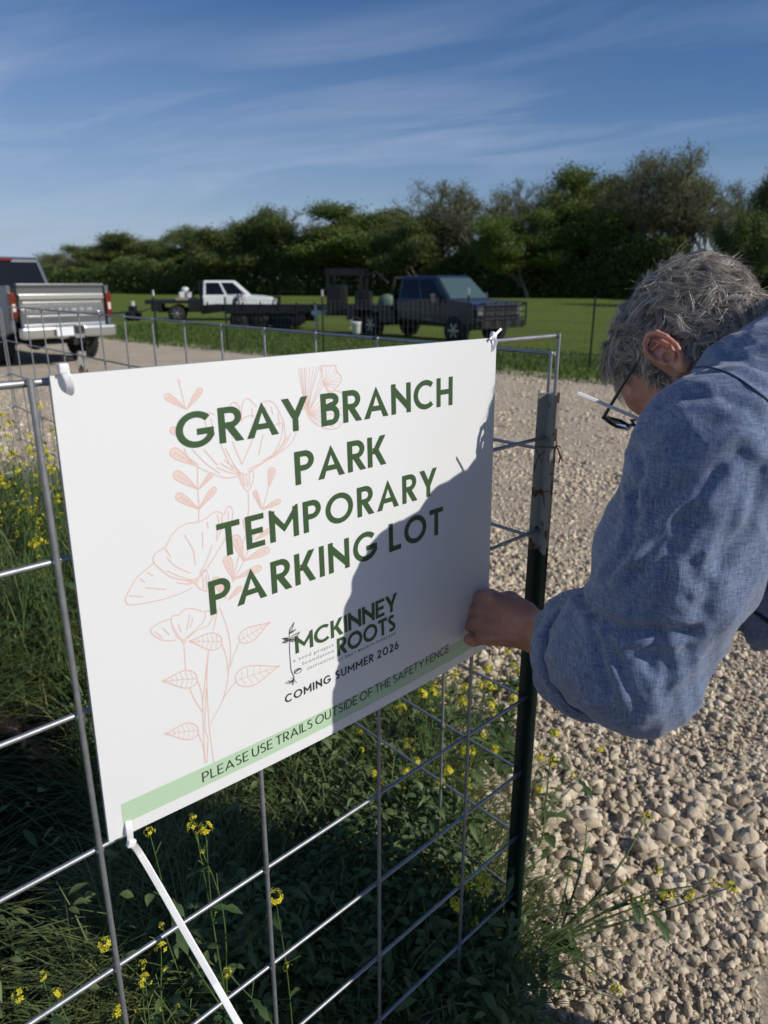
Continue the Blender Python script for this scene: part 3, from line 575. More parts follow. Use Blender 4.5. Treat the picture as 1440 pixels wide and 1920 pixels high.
for l in [[(335, 713), (341, 738), (347, 764)], [(370, 876), (371, 917), (373, 954), (372, 977)], [(492, 955), (498, 934), (504, 912)], [(436, 1092), (457, 1052), (468, 1025), (478, 1000)], [(465, 920), (466, 955), (463, 985), (461, 1000), (452, 1030), (443, 1060), (437, 1090)],
          [(345, 850), (362, 870), (395, 887), (425, 896), (450, 892)], [(556, 803), (554, 815), (543, 834), (518, 853), (497, 865), (464, 880)], [(530, 795), (527, 822), (507, 857), (465, 885)], [(533, 797), (534, 822), (515, 850), (468, 884)],
          [(383, 776), (393, 774), (402, 777)], [(430, 760), (439, 754), (448, 763), (452, 788)], [(453, 790), (453, 763), (458, 751), (464, 747), (472, 753), (481, 763)], [(493, 753), (506, 752), (516, 759), (529, 784), (533, 797)], [(452, 788), (464, 780), (477, 780)], [(515, 797), (527, 793), (531, 801)],
          [(493, 815), (485, 853)], [(477, 817), (453, 872)], [(435, 826), (454, 872)], [(381, 842), (408, 872)], [(414, 834), (427, 863), (437, 880)], [(360, 842), (385, 868), (412, 888)], [(422, 840), (438, 870), (452, 888)], [(345, 840), (352, 856), (372, 872)], [(472, 765), (474, 782)], [(497, 762), (500, 776)], [(508, 762), (512, 778)], [(521, 775), (524, 800)], [(395, 784), (400, 808)], [(419, 776), (421, 792)], [(383, 786), (390, 812)],
          [(405, 876), (430, 886), (450, 890)], [(412, 868), (432, 880), (450, 888)], [(420, 862), (438, 876), (452, 888)], [(540, 818), (520, 846), (492, 864)], [(546, 812), (530, 840), (505, 860)],
          [(447, 888), (452, 905), (464, 921), (473, 905), (476, 885)], [(456, 893), (460, 912)], [(462, 893), (464, 914)], [(468, 890), (467, 912)], [(450, 886), (462, 890), (476, 882)],
          [(372, 979), (350, 982), (332, 992), (320, 1007), (310, 1025), (292, 1037), (287, 1050), (295, 1062), (317, 1080), (340, 1087), (362, 1090)], [(289, 1055), (275, 1067), (257, 1082), (245, 1102), (236, 1120), (236, 1129), (247, 1134), (300, 1125), (340, 1112), (362, 1101)],
          [(372, 979), (387, 972), (400, 961), (412, 960), (420, 965), (425, 952), (431, 949), (436, 960), (434, 980), (422, 1010), (410, 1030), (395, 1055), (375, 1082)], [(345, 1002), (362, 1032), (366, 1060)], [(380, 997), (380, 1027)], [(398, 1022), (386, 1055), (374, 1076)], [(312, 1045), (330, 1062), (357, 1075)], [(312, 1070), (340, 1082), (360, 1088)], [(272, 1102), (312, 1105)], [(310, 1028), (320, 1045)], [(275, 1072), (287, 1080)], [(262, 1085), (272, 1092)], [(242, 1117), (268, 1119)], [(388, 978), (390, 990)], [(408, 965), (410, 985), (405, 1010)], [(416, 967), (415, 990), (406, 1015)], [(428, 958), (428, 975)], [(330, 1092), (350, 1095), (365, 1092)],
          [(365, 1092), (374, 1080), (385, 1068), (392, 1085), (390, 1107), (375, 1104), (366, 1094)], [(380, 1078), (382, 1104)], [(386, 1078), (388, 1104)],
          [(322, 1160), (307, 1164), (292, 1172), (282, 1182), (292, 1194), (310, 1201), (330, 1200)], [(335, 1153), (322, 1157), (323, 1175), (332, 1190), (344, 1205)], [(335, 1153), (347, 1142), (360, 1141), (372, 1144), (382, 1147), (390, 1145), (402, 1151)], [(401, 1154), (390, 1172), (370, 1182), (350, 1197)], [(386, 1148), (380, 1167), (349, 1196)], [(356, 1151), (350, 1182)], [(334, 1170), (340, 1186)], [(305, 1178), (318, 1190)], [(290, 1184), (305, 1196)], [(362, 1158), (356, 1178)], [(345, 1212), (347, 1240), (348, 1257)],
          [(416, 1207), (425, 1235), (428, 1265)], [(412, 1140), (425, 1175), (432, 1212), (430, 1250), (420, 1305), (395, 1357)], [(449, 1202), (438, 1230), (432, 1250)], [(443, 1277), (425, 1300), (418, 1312)], [(391, 1220), (384, 1280), (380, 1337), (385, 1432)], [(391, 1220), (388, 1275), (392, 1360), (401, 1430)], [(390, 1386), (388, 1430)], [(387, 1290), (384, 1360), (390, 1385)], [(400, 1182), (408, 1142)], [(370, 1275), (378, 1300), (381, 1335)], [(355, 1290), (365, 1312), (380, 1336)], [(372, 1376), (381, 1400), (384, 1430)],
          [(601, 686), (617, 685.6), (629, 685), (631, 695), (640, 707), (637, 719), (625, 732), (617, 735)], [(625, 732), (636, 734), (644, 740), (649, 757), (646, 782), (636, 800), (622, 805), (607, 802), (592, 795), (580, 785)], [(599, 687), (604, 702), (607, 720), (617, 735)], [(563, 757), (572, 764)], [(560, 764), (571, 768)]]: ln(l)
for q in ((559, 690), (563, 690), (566, 689), (571, 689), (574, 689), (581, 688), (588, 688), (594, 688), (598, 690), (603, 702), (605, 712), (606, 722), (616, 735), (628, 744), (640, 752), (646, 764), (645, 778), (638, 792), (625, 801), (610, 800), (596, 795)):
    c_ = (577, 776); ln([c_, ((c_[0] * .55 + q[0] * .45) - (2 if q[0] < 600 else -1), c_[1] * .55 + q[1] * .45 - 1), q], .0007)
for q in ((612, 688), (620, 688), (629, 692), (632, 700), (637, 708), (638, 714), (633, 722), (627, 728)): ln([(606, 722), ((606 + q[0]) / 2 + 1, (722 + q[1]) / 2 - 1), q], .0007)
for f in ([(446, 887), (458, 889), (458, 914), (452, 905)], [(336, 1197), (352, 1196), (345, 1213)], [(350, 1086), (374, 1082), (372, 1096), (352, 1093)], [(568, 758), (576, 762), (584, 785), (578, 786)], [(600, 687), (606, 687), (606, 702)], [(627, 686), (630, 686), (634, 700), (630, 700)], [(611, 724), (620, 731), (616, 738), (611, 732)], [(322, 1170), (330, 1180), (340, 1200), (330, 1196)]): fill(f)
sobj(fil.mb, 'wildflower_drawing_fill', PINKF); sobj(ink.mb, 'wildflower_drawing', PINK)
# --- small seedling engraving beside the logo
ink = Ink(.0007)
ln([(542.5, 1200), (542.6, 1218), (543.8, 1237), (545.3, 1255), (549, 1264.7), (551, 1270), (549, 1277), (547.5, 1284)], .0007)
ln([(551, 1262), (553, 1256), (560, 1252)], .0006)
for i in range(9):
    a = R(i * 40); ln([(558.4 + 6.6 * math.cos(a + k), 1257.4 + 4.6 * math.sin(a + k) - 2.2 * math.cos(a + k)) for k in (0, .35, .7)], .0006)
for i in range(6): ln([(552.5 + i * 1.2, 1260.5 - i * .8), (556 + i * 1.2, 1257 - i * .6), (557 + i * 1.3, 1254.5 - i * .3)], .0007)
rr = random.Random(3)
for i in range(20):
    a = R(rr.uniform(55, 165)); l_ = rr.uniform(6, 18); s = rr.uniform(0, 8); p0 = (551 - s * .2, 1268 + s)
    ln([p0, (p0[0] + l_ * .5 * math.cos(a) + rr.uniform(-1, 1), p0[1] + l_ * .3), (p0[0] + l_ * math.cos(a), p0[1] + l_ * .62 * math.sin(a))], .00032)
for bx, by, tx, ty, w in ((541, 1200, 529, 1205, 5), (541, 1199, 531, 1198, 4), (543, 1200, 562, 1184, 7), (543, 1201, 556, 1199, 6), (542, 1188, 551, 1166, 4), (542, 1188, 555, 1179, 2.5), (541, 1196, 528, 1197, 2)):
    b0 = Vector((bx, by)); d = Vector((tx, ty)) - b0; n = Vector((-d.y, d.x)).normalized() * w / 2
    ln([tuple(b0), tuple(b0 + d * .4 + n), tuple(b0 + d)], .0005); ln([tuple(b0), tuple(b0 + d * .4 - n), tuple(b0 + d)], .0005)
    for k in range(5): ln([tuple(b0 + d * (.1 + .16 * k) - n * .7), tuple(b0 + d * (.2 + .16 * k) + n * .7)], .00045)
ln([(542.5, 1201), (542, 1192), (543, 1180), (550, 1168)], .0006)
sobj(ink.mb, 'seedling_emblem', BLACK)

# ============================================================ wire panels
A0 = at(62, 712, .5756 * SC + .001) ; A0 = Vector((A0.x, A0.y, 0)); AU = (Vector((S_TR.x, S_TR.y, 0)) - Vector((S_TL.x, S_TL.y, 0))).normalized(); AN = Vector((S_N.x, S_N.y, 0)).normalized()
SL = Vector((S_TL.x, S_TL.y, 0)); A0 = SL - AU * .0115 - AN * .013
TOPZ = (H - .0757 * SC - .002)
def panel(name, label, o, u, n, top, spacing, count_v, bars, hs, group, r=.0029, front=True):
    """o: top end point on the ground plan; verticals at o + u*t for t in bars; horizontals at top - h for h in hs"""
    t = thing(name, label, 'fence', (o.x, o.y, 0), group=group); t0 = min(bars); t1 = max(bars)
    for k in bars:
        p = o + u * k; mb = MB(); mb.tube([p + Vector((0, 0, top - hs[-1] - .01)) - o, p + Vector((0, 0, top + .004)) - o], r, 10); mb.build('vertical_wire', GAL, t)
    for h_ in hs:
        rr = r * (1.15 if h_ == 0 else 1); q = -n * (r * 1.75); mb = MB()
        mb.tube([o + u * (t0 - .004) + q + Vector((0, 0, top - h_)) - o, o + u * (t1 + .004) + q + Vector((0, 0, top - h_)) - o], rr, 10)
        for k in bars: mb.lathe([(.0012, -.001), (.0042, .001), (.0042, .003), (.0012, .005)], o + u * k + q * .45 + Vector((0, 0, top - h_)) - o, n, 8)
        mb.build('horizontal_wire', GAL, t)
    return t
HS = [0, .1575, .315, .4735, .634, .795, .945, 1.085, 1.2, 1.275]
barsA = [-1.22, -1.02, -.82, -.61, -.41, -.205, 0, .1965, .394, .597, .781]
panel('wire_panel_fence', 'galvanised wire panel carrying the white notice board in front', A0, AU, AN, TOPZ, .2, 0, barsA, HS, None)
B0 = at(1033, 663, 1.165); B0 = Vector((B0.x, B0.y, 0)); topB = at(1033, 663, 1.165).z
BU = Vector((-.6634, .7483, 0)); BNn = Vector((-.7483, -.6634, 0))
barsB = [0] + [.631 + .2095 * k for k in range(-2, 13)]
panel('wire_panel_fence', 'galvanised wire panel running from the corner post back towards the silver pickup', B0, BU, BNn, topB, .2, 0, barsB, HS, None)
C0 = B0 + BU * 3.16
panel('wire_panel_fence', 'far end wire panel closing the pen at the left edge', C0 + Vector((.01, .01, 0)), (-AU), AN, topB - .01, .2, 0, [0, .2, .4, .6, .8, 1.0, 1.2, 1.4], HS, None)

# ---- steel T-posts
WP = mat('chipped_white_paint_shaded', (.30, .29, .255), .28, noise=(34, 1.0, (.09, .05, .03)))  # white paint greyed to hold the man's shadow; the brown chips are rust
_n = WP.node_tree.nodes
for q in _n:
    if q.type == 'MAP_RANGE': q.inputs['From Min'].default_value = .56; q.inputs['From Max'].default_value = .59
GP = mat('dark_green_paint', (.008, .028, .020), .35, noise=(25, .3), bump=(80, .2, .001))
def tpost(label, px, py, Y, white, rz, group=None, top=None, w=.035):
    b0 = at(px, py, Y); hz_ = b0.z; t = thing('steel_fence_post', label, 'post', (b0.x, b0.y, 0), rz, group)
    prof = [(-w / 2, 0), (-w / 2, .003), (-.0025, .004), (-.0025, .034), (.0025, .034), (.0025, .004), (w / 2, .003), (w / 2, 0)]
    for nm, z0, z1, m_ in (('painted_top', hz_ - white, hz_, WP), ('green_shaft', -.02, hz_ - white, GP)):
        mb = MB(); mb.prism([(p[0], p[1]) for p in prof], (0, 0, z0), (1, 0, 0), (0, 1, 0), (0, 0, 1), z1 - z0)
        z = z0 + .03
        while z < z1 - .02:
            mb.box((0, -.004, z), (.011, .009, .012), bev=.003); z += .054
        mb.build(nm, m_, t)
    return t
ang = math.atan2(AU.y, AU.x)
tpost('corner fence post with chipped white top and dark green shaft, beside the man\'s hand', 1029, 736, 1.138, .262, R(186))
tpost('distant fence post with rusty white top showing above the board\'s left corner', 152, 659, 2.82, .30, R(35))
tw = thing('baling_wire_tie', 'thin wire twisted round the corner post, ends rusty orange', 'wire tie', at(1030, 838, 1.11))
RW = mat('rusty_wire', (.32, .10, .03), .7); DW = mat('dark_wire', (.05, .045, .04), .6)
def rel(t, pts): return [Vector(p) - t.location for p in pts]
mb = MB()
mb.tube(rel(tw, catmull([at(1003, 836, 1.118), at(1012, 838, 1.105), at(1028, 838, 1.10), at(1040, 839, 1.105), at(1044, 830, 1.11), at(1040, 822, 1.112), at(1035, 828, 1.11), at(1038, 838, 1.108)])), .0009, 6)
mb.tube(rel(tw, catmull([at(1004, 838, 1.108), at(1008, 850, 1.10), at(1013, 862, 1.10)])), .0008, 6); mb.tube(rel(tw, catmull([at(1022, 846, 1.10), at(1008, 860, 1.098), at(1002, 884, 1.1)])), .0008, 6)
mb.build('wire_loop', DW, tw); mb = MB()
for q in ([(1040, 838), (1046, 842), (1049, 852), (1055, 865)], [(1042, 837), (1048, 846), (1050, 858), (1048, 868)], [(1039, 843), (1046, 836), (1052, 840)]): mb.tube(rel(tw, catmull([at(a, b_, 1.108) for a, b_ in q])), .0012, 6)
mb.build('twisted_ends', RW, tw)
tw2 = thing('baling_wire_tie', 'plain dark wire strand round the white part of the corner post, lower one', 'wire tie', at(1018, 923, 1.11)); mb = MB()
mb.tube(rel(tw2, catmull([at(998, 922, 1.125), at(1008, 923, 1.105), at(1022, 922, 1.10), at(1034, 921, 1.108)])), .0008, 6); mb.build('wire_strand', DW, tw2)

# ---- zip ties
def ziptie(label, head, path, tail=None, loop=None):
    t = thing('zip_tie', label, 'zip tie', head[0])
    def strap(pts, w, th, name):
        pts = [Vector(p) for p in pts]; mb = MB(); n = len(pts); rows = []
        for i, p in enumerate(pts):
            tg = (pts[min(i + 1, n - 1)] - pts[max(i - 1, 0)]).normalized(); vd = (p - Vector((0, 0, H))).normalized()
            a = tg.cross(vd).normalized(); b_ = tg.cross(a)
            rows.append([p - t.location + a * sx_ * w / 2 + b_ * sy_ * th / 2 for sx_, sy_ in ((-1, -.6), (-.8, -1), (.8, -1), (1, -.6), (1, .6), (.8, 1), (-.8, 1), (-1, .6))])
        mb.grid(rows, closed_u=True, smooth=False); mb.add(rows[0], [tuple(range(8))]); mb.add(rows[-1], [tuple(range(8))]); return mb.build(name, ZW, t)
    if path: strap(path[0], path[1], .0016, 'strap')
    if tail: strap(tail[0], tail[1], .0015, 'tail')
    mb = MB(); hd, hw, hh_, rot = head; mb.box((0, 0, 0), (hw, .006, hh_), rot, bev=.0018); mb.build('locking_head', ZW, t)
    return t
def sp_px(px, py, off): u_, v_ = uv(px, py); return sp(u_, v_, off)
yaw = Matrix.Rotation(ang, 3, 'Z')
ziptie('wide white zip tie at the board\'s top left corner', (sp_px(115, 690, .004), .0085, .0085, yaw), (catmull([sp_px(114, 692, .003), sp_px(120, 705, .007), sp_px(126, 722, .006), sp_px(131, 737, .0008)]), .0065))
ziptie('small white zip tie with clipped end at the board\'s top right corner', (sp_px(922, 628, .003), .010, .008, yaw @ Matrix.Rotation(R(20), 3, 'Y')), (catmull([sp_px(921, 633, .004), sp_px(924, 640, .005), sp_px(923, 650, .003), sp_px(922, 657, .0005)]), .0045), (catmull([sp_px(914, 636, .004), sp_px(922, 627, .006), sp_px(933, 616, .006)]), .0035))
zt = [sp_px(240, 1573, .006), P(262, 1600, .80), P(300, 1664, .80), P(350, 1752, .79), P(403, 1843, .78), P(450, 1925, .77), P(490, 1990, .765)]
mbz = ziptie('long uncut white zip tie hanging from the board\'s lower left corner', (sp_px(241, 1575, .006), .0085, .008, yaw @ Matrix.Rotation(R(25), 3, 'Y')), (catmull([sp_px(239, 1538, .0006), sp_px(238, 1550, .005), sp_px(239, 1562, .006), sp_px(240, 1575, .005)]), .0062), (catmull(zt), .0072))
# ribs moulded across the long tail
mb = MB(); cz = catmull(zt, 30)
for i in range(2, len(cz) - 60):
    if True:
        p = cz[i]; tg = (cz[i + 1] - cz[i - 1]).normalized(); vd = (p - Vector((0, 0, H))).normalized(); a = tg.cross(vd).normalized(); b_ = tg.cross(a)
        mb.box(p - mbz.location - vd * .0009, (.0046, .0006, .0007), Matrix((a, vd, tg)).transposed())
mb.build('ratchet_teeth', mat('nylon_shade', (.55, .57, .58), .4), mbz)
bt = thing('wire_clip', 'small dark wire clip on the far panel\'s top wire just above the board', 'clip', B0 + BU * .425 + Vector((0, 0, topB))); mb = MB()
mb.tube([(-.006, 0, -.002), (0, -.004, .006), (.006, 0, .001)], .0016, 6); mb.tube([(-.008, 0, .003), (.001, .003, -.004), (.009, 0, .003)], .0014, 6); mb.build('twist', DW, bt)
# ============================================================ vehicles in the field and on the lot
SILV = mat('silver_paint', (.15, .16, .17), .32, .55, coat=.4); CHR = mat('chrome', (.62, .64, .65), .22, .9); DGLS = mat('tinted_glass', (.006, .007, .010), .12, 0, .35)
WGLS = mat('windscreen_glass', (.07, .11, .10), .08, 0, .9, coat=.6); TYRE = mat('tyre_rubber', (.018, .018, .018), .85, bump=(40, .4, .004)); RIM = mat('wheel_metal', (.5, .5, .5), .3, .9)
BLK = mat('black_steel', (.014, .014, .016), .45, noise=(6, .4)); PLA = mat('black_trim', (.02, .02, .022), .6); WPT = mat('white_paint', (.74, .75, .75), .25, 0, .5, coat=.5, noise=(3, .05)); DPT = mat('slate_blue_paint', (.018, .027, .046), .35, .0, coat=.35, noise=(3, .15))
RED = mat('red_lens', (.12, .004, .007), .15, 0, .6, coat=.5); CLR = mat('clear_lens', (.75, .72, .66), .12, .3, coat=.6); PLT = mat('number_plate', (.72, .74, .76), .4); MUD = mat('undercarriage', (.02, .018, .016), .9)
def wheel(t, x, y, r=.41, w=.27, name='wheel', rim=RIM):
    s = 1 if y > 0 else -1; mb = MB(); prof = [(r * .60, -w / 2), (r * .93, -w / 2), (r, -w * .32), (r, w * .32), (r * .93, w / 2), (r * .60, w / 2)]
    mb.lathe(prof, (x, y, r), (0, 1, 0), 28)
    for k in range(28):
        a = 2 * math.pi * k / 28
        for q in (-.28, .28): mb.box((x + math.cos(a) * r * 1.004, y + q * w, r + math.sin(a) * r * 1.004), (.05, w * .36, .02), Matrix.Rotation(-a + math.pi / 2, 3, 'Y'))
    o = mb.build(name, TYRE, t); mb = MB(); yo = y + s * w * .36
    mb.lathe([(r * .60, 0), (r * .60, s * .03), (r * .54, s * .04), (r * .5, 0.0), (r * .16, s * .02), (r * .14, s * .06), (.01, s * .065)], (x, yo, r), (0, 1, 0), 24)
    for k in range(6):
        a = 2 * math.pi * k / 6; mb.box((x + math.cos(a) * r * .34, yo + s * .03, r + math.sin(a) * r * .34), (r * .42, .03, r * .13), Matrix.Rotation(-a, 3, 'Y'))
    mb.build('rim', rim, o); return o
def archpoly(x0, x1, z0, z1, arches, top):
    """side outline: bottom edge left to right with wheel arches, then the given top line back"""
    pts = [(x0, z0 + .12)]
    for cx, r in arches:
        zc = .43; a0 = math.acos(max(-1, min(1, 1))) ; dz = z0 - zc; dxx = math.sqrt(max(r * r - dz * dz, .01))
        pts.append((cx - dxx, z0))
        aa = math.atan2(dz, -dxx); bb = math.atan2(dz, dxx)
        if aa < 0: aa += 2 * math.pi
        for i in range(1, 12): w_ = aa + (bb - aa) * i / 12; pts.append((cx + r * math.cos(w_), zc + r * math.sin(w_)))
        pts.append((cx + dxx, z0))
    pts.append((x1, z0 + .06)); return pts + top
def slab(poly, hw, bev=.05):
    """side outline extruded across the car, its long edges rounded"""
    bm = bmesh.new(); a = [bm.verts.new((x, -hw, z)) for x, z in poly]; b_ = [bm.verts.new((x, hw, z)) for x, z in poly]; n = len(poly)
    fa = bm.faces.new(a); fb = bm.faces.new(b_[::-1])
    for i in range(n): bm.faces.new((a[i], b_[i], b_[(i + 1) % n], a[(i + 1) % n])) if False else bm.faces.new((a[(i + 1) % n], b_[(i + 1) % n], b_[i], a[i]))
    ed = [e for e in bm.edges if all(abs(abs(v.co.y) - hw) < 1e-6 for v in e.verts) and e.verts[0].co.y * e.verts[1].co.y > 0]
    bmesh.ops.bevel(bm, geom=ed, offset=bev, segments=3, profile=.5, affect='EDGES', clamp_overlap=True); bmesh.ops.recalc_face_normals(bm, faces=bm.faces[:]); bm.verts.index_update()
    mb = MB(); mb.add([v.co[:] for v in bm.verts], [[v.index for v in f.verts] for f in bm.faces], False); bm.free(); return mb
def greenhouse(x0, x1, x0t, x1t, zb, zt, wb, wt, bev=.06):
    bm = bmesh.new(); vs = [bm.verts.new(p) for p in ((x0, -wb, zb), (x1, -wb, zb), (x1, wb, zb), (x0, wb, zb), (x0t, -wt, zt), (x1t, -wt, zt), (x1t, wt, zt), (x0t, wt, zt))]
    for f in ((3, 2, 1, 0), (4, 5, 6, 7), (0, 1, 5, 4), (1, 2, 6, 5), (2, 3, 7, 6), (3, 0, 4, 7)): bm.faces.new([vs[i] for i in f])
    bmesh.ops.bevel(bm, geom=[e for e in bm.edges if max(v.co.z for v in e.verts) > zb + .01], offset=bev * 1.4, segments=3, profile=.5, affect='EDGES'); bm.verts.index_update()
    mb = MB(); mb.add([v.co[:] for v in bm.verts], [[v.index for v in f.verts] for f in bm.faces]); bm.free(); return mb
def pane(t, corners, m, name='window', off=.012, parent=None):
    c = [Vector(p) for p in corners]; n = (c[1] - c[0]).cross(c[3] - c[0]).normalized(); mb = MB(); a = [p + n * off for p in c]; b_ = [p - n * .02 for p in c]
    mb.add(a + b_, [(0, 1, 2, 3), (0, 4, 5, 1), (1, 5, 6, 2), (2, 6, 7, 3), (3, 7, 4, 0)]); return mb.build(name, m, parent or t)
def place(t, X_, Y_, az, z=None):
    t.location = (X_, Y_, float(gz(X_, Y_)) if z is None else z); t.rotation_euler = (0, 0, R(90 - az))
def cab(t, paint, x0, x1, x0t, x1t, zb=1.17, zt=1.92, wb=.93, wt=.74, glass=DGLS, screen=WGLS, doors=2):
    greenhouse(x0, x1, x0t, x1t, zb, zt, wb, wt).build('cab_roof', paint, t)
    f = lambda a, b_, k: a + (b_ - a) * k
    for s in (-1, 1):
        def q(kx, kz): xx = f(f(x0, x0t, kz), f(x1, x1t, kz), kx); return (xx, s * f(wb, wt, kz), f(zb, zt, kz))
        for a, b_, a2, b2 in ((.07, .46, .08, .46), (.51, .90, .52, .86)):
            cc = [q(a, .08), q(b_, .08), q(b2, .86), q(a2, .86)]; cc = cc if s < 0 else cc[::-1]; pane(t, cc, glass)
    g1 = [(f(x1, x1t, .1), -f(wb, wt, .1) + .10, f(zb, zt, .1)), (f(x1, x1t, .1), f(wb, wt, .1) - .10, f(zb, zt, .1)), (f(x1, x1t, .9), f(wb, wt, .9) - .10, f(zb, zt, .9)), (f(x1, x1t, .9), -f(wb, wt, .9) + .10, f(zb, zt, .9))]; pane(t, g1, screen, 'windscreen')
    g1 = [(f(x0, x0t, .08), f(wb, wt, .1) - .10, f(zb, zt, .08)), (f(x0, x0t, .08), -f(wb, wt, .1) + .10, f(zb, zt, .08)), (f(x0, x0t, .88), -f(wb, wt, .9) + .10, f(zb, zt, .88)), (f(x0, x0t, .88), f(wb, wt, .9) - .10, f(zb, zt, .88))]; pane(t, g1, DGLS, 'rear_window')
def seams(t, x_list, hw, z0, z1):
    for x in x_list:
        for s in (-1, 1):
            mb = MB(); mb.box((x, s * (hw + .001), (z0 + z1) / 2), (.012, .006, z1 - z0)); mb.build('door_gap', PLA, t)
    for x in x_list[1:]:
        for s in (-1, 1): mb = MB(); mb.box((x - .0 - .12, s * (hw + .02), z1 - .12), (.16, .03, .035), bev=.01); mb.build('door_handle', PLA, t)
def mirror(t, x, hw, z, m=PLA):
    for s in (-1, 1):
        mb = MB(); mb.box((x, s * (hw + .10), z), (.04, .22, .03)); mb.box((x, s * (hw + .22), z + .06), (.09, .20, .28), bev=.03); mb.build('wing_mirror', m, t)

# ---------------- silver pickup seen from behind
t = thing('pickup_truck', 'silver pickup parked on the gravel with its tailgate towards the camera, PLATINUM across it', 'pickup truck')
hw = .97
low = archpoly(-2.72, 2.95, .48, 0, ((-1.62, .50), (2.02, .50)), [(2.98, .95), (2.80, 1.12), (1.55, 1.19), (1.50, 1.20), (-.55, 1.20), (-.56, 1.34), (-2.70, 1.38)])
# bed is open: body in two pieces, cab and box walls
cabp = archpoly(-.60, 2.95, .48, 0, ((2.02, .50),), [(2.98, .95), (2.80, 1.12), (1.55, 1.19), (-.60, 1.20)]); slab(cabp, hw).build('cab_body', SILV, t)
for s in (-1, 1):
    mb = slab(archpoly(-2.62, -.66, .52, 0, ((-1.62, .50),), [(-.66, 1.40), (-2.62, 1.44)]), .045, .02); mb.v = [(x, y + s * (hw - .045), z) for x, y, z in mb.v]; mb.build('bed_side', SILV, t)
mb = MB(); mb.box((-1.62, 0, .86), (1.96, 1.80, .08)); mb.box((-.64, 0, 1.12), (.06, 1.80, .52)); mb.build('bed_floor', MUD, t)
mb = MB(); mb.box((.15, 0, .52), (5.2, .9, .22)); mb.box((-1.62, 0, .42), (.12, 1.5, .12)); mb.lathe([(.02, -.16), (.16, -.14), (.19, 0), (.16, .14), (.02, .16)], (-1.62, .12, .42), (1, 0, 0), 14); mb.tube([(-2.55, .45, .42), (-1.2, .45, .46)], .04, 8); mb.build('chassis', MUD, t)
mb = MB(); mb.box((-2.66, 0, .99), (.05, 1.62, .62), bev=.02); tgt = mb.build('tailgate', SILV, t)
mb = MB(); mb.box((-2.675, 0, 1.445), (.10, 1.64, .05), bev=.015); mb.box((-2.65, 0, 1.36), (.05, 1.62, .14)); mb.build('upper_lip', SILV, tgt)
mb = MB(); mb.box((-2.70, 0, 1.24), (.035, 1.60, .10), bev=.015); mb.box((-2.695, 0, 1.135), (.02, 1.50, .045), bev=.008); mb.box((-2.695, 0, .90), (.02, 1.40, .04), bev=.008); mb.box((-2.70, 0, .74), (.03, 1.56, .06), bev=.012); mb.build('chrome_ridge', CHR, tgt)
mb = MB(); mb.box((-2.692, 0, 1.02), (.014, 1.56, .16), bev=.004); mb.build('trim_panel', mat('brushed_grey', (.30, .31, .32), .3, .8), tgt)
# lettering, reading left to right from behind the truck
ml = MB(); x = 0; LW = []
for ch in 'PLATINUM':
    W, rb, qd = glyph(ch, .17); LW.append((x, W, rb, qd)); x += max(W, .4) + .95
tot = x - .95
for x_, W, rb, qd in LW:
    M2 = lambda gx, gy: (-2.7045, -(x_ + gx - tot / 2) / tot * 1.06 + .0, 1.0 + gy * .055 - .01)
    for p_ in qd: ml.add([M2(*a) for a in p_], [tuple(range(len(p_)))])
    for r_ in rb:
        for i in range(len(r_) - 1):
            a = Vector(r_[i]); b_ = Vector(r_[i + 1]); d = (b_ - a); 
            if d.length < 1e-5: continue
            nn_ = Vector((-d.y, d.x)).normalized() * .085; ml.add([M2(*(a + nn_)), M2(*(b_ + nn_)), M2(*(b_ - nn_)), M2(*(a - nn_))], [(0, 1, 2, 3)])
ml.build('lettering', mat('satin_letter', (.72, .73, .74), .35, .3), tgt)
mb = MB(); mb.box((-2.705, .70, 1.02), (.012, .20, .045), bev=.005); mb.build('badge', CHR, tgt)
mb = MB(); mb.lathe([(.005, 0), (.035, .001), (.035, .012), (.005, .014)], (-2.70, -.66, .955), (-1, 0, 0), 16); mb.build('keyhole_badge', CHR, tgt)
for s in (-1, 1):
    mb = MB(); mb.box((-2.62, s * .905, 1.10), (.16, .12, .44), bev=.03); o = mb.build('tail_light', RED, t); mb = MB(); mb.box((-2.703, s * .905, 1.06), (.01, .055, .13), bev=.004); mb.build('reversing_lamp', CLR, o)
mb = MB(); mb.box((-2.80, .57, .62), (.18, .66, .20), bev=.04); mb.box((-2.80, -.57, .62), (.18, .66, .20), bev=.04); mb.box((-2.80, 0, .56), (.14, .50, .12), bev=.02); mb.build('rear_bumper', CHR, t)
mb = MB(); mb.box((-2.83, 0, .655), (.14, .46, .14), bev=.01); mb.build('bumper_step', PLA, t)
mb = MB(); mb.box((-2.95, .16, .64), (.012, .32, .16), bev=.003); mb.build('number_plate', PLT, t)
mb = MB(); mb.box((-2.88, 0, .44), (.22, .09, .09)); mb.tube([(-2.7, -.4, .44), (-2.7, .4, .44)], .035, 8); mb.lathe([(.02, 0), (.03, .02), (.03, .05), (.01, .07)], (-2.93, 0, .49), (0, 0, 1), 10); mb.build('tow_hitch', BLK, t)
cab(t, SILV, -.58, 1.75, -.42, 1.0, 1.19, 1.98, .93, .76)
mb = MB(); mb.box((-.47, 0, 1.93), (.05, .34, .06), bev=.01); mb.build('high_brake_light', RED, t)
seams(t, [.58, 1.5], hw, .6, 1.16); mirror(t, 1.35, .95, 1.2, SILV)
for x in (-1.62, 2.02):
    for s in (-1, 1): wheel(t, x, s * .83, .42, .29)
place(t, 0, 0, 0)
# rear corners were measured: centre the bumper there, nose to the left and away
az = -50; hd = Vector((math.sin(R(az)), math.cos(R(az)), 0)); rear = Vector((-5.90, 13.75, 0)); cc = rear + hd * 2.70; place(t, cc.x, cc.y, az, float(gz(cc.x, cc.y)) - .01)

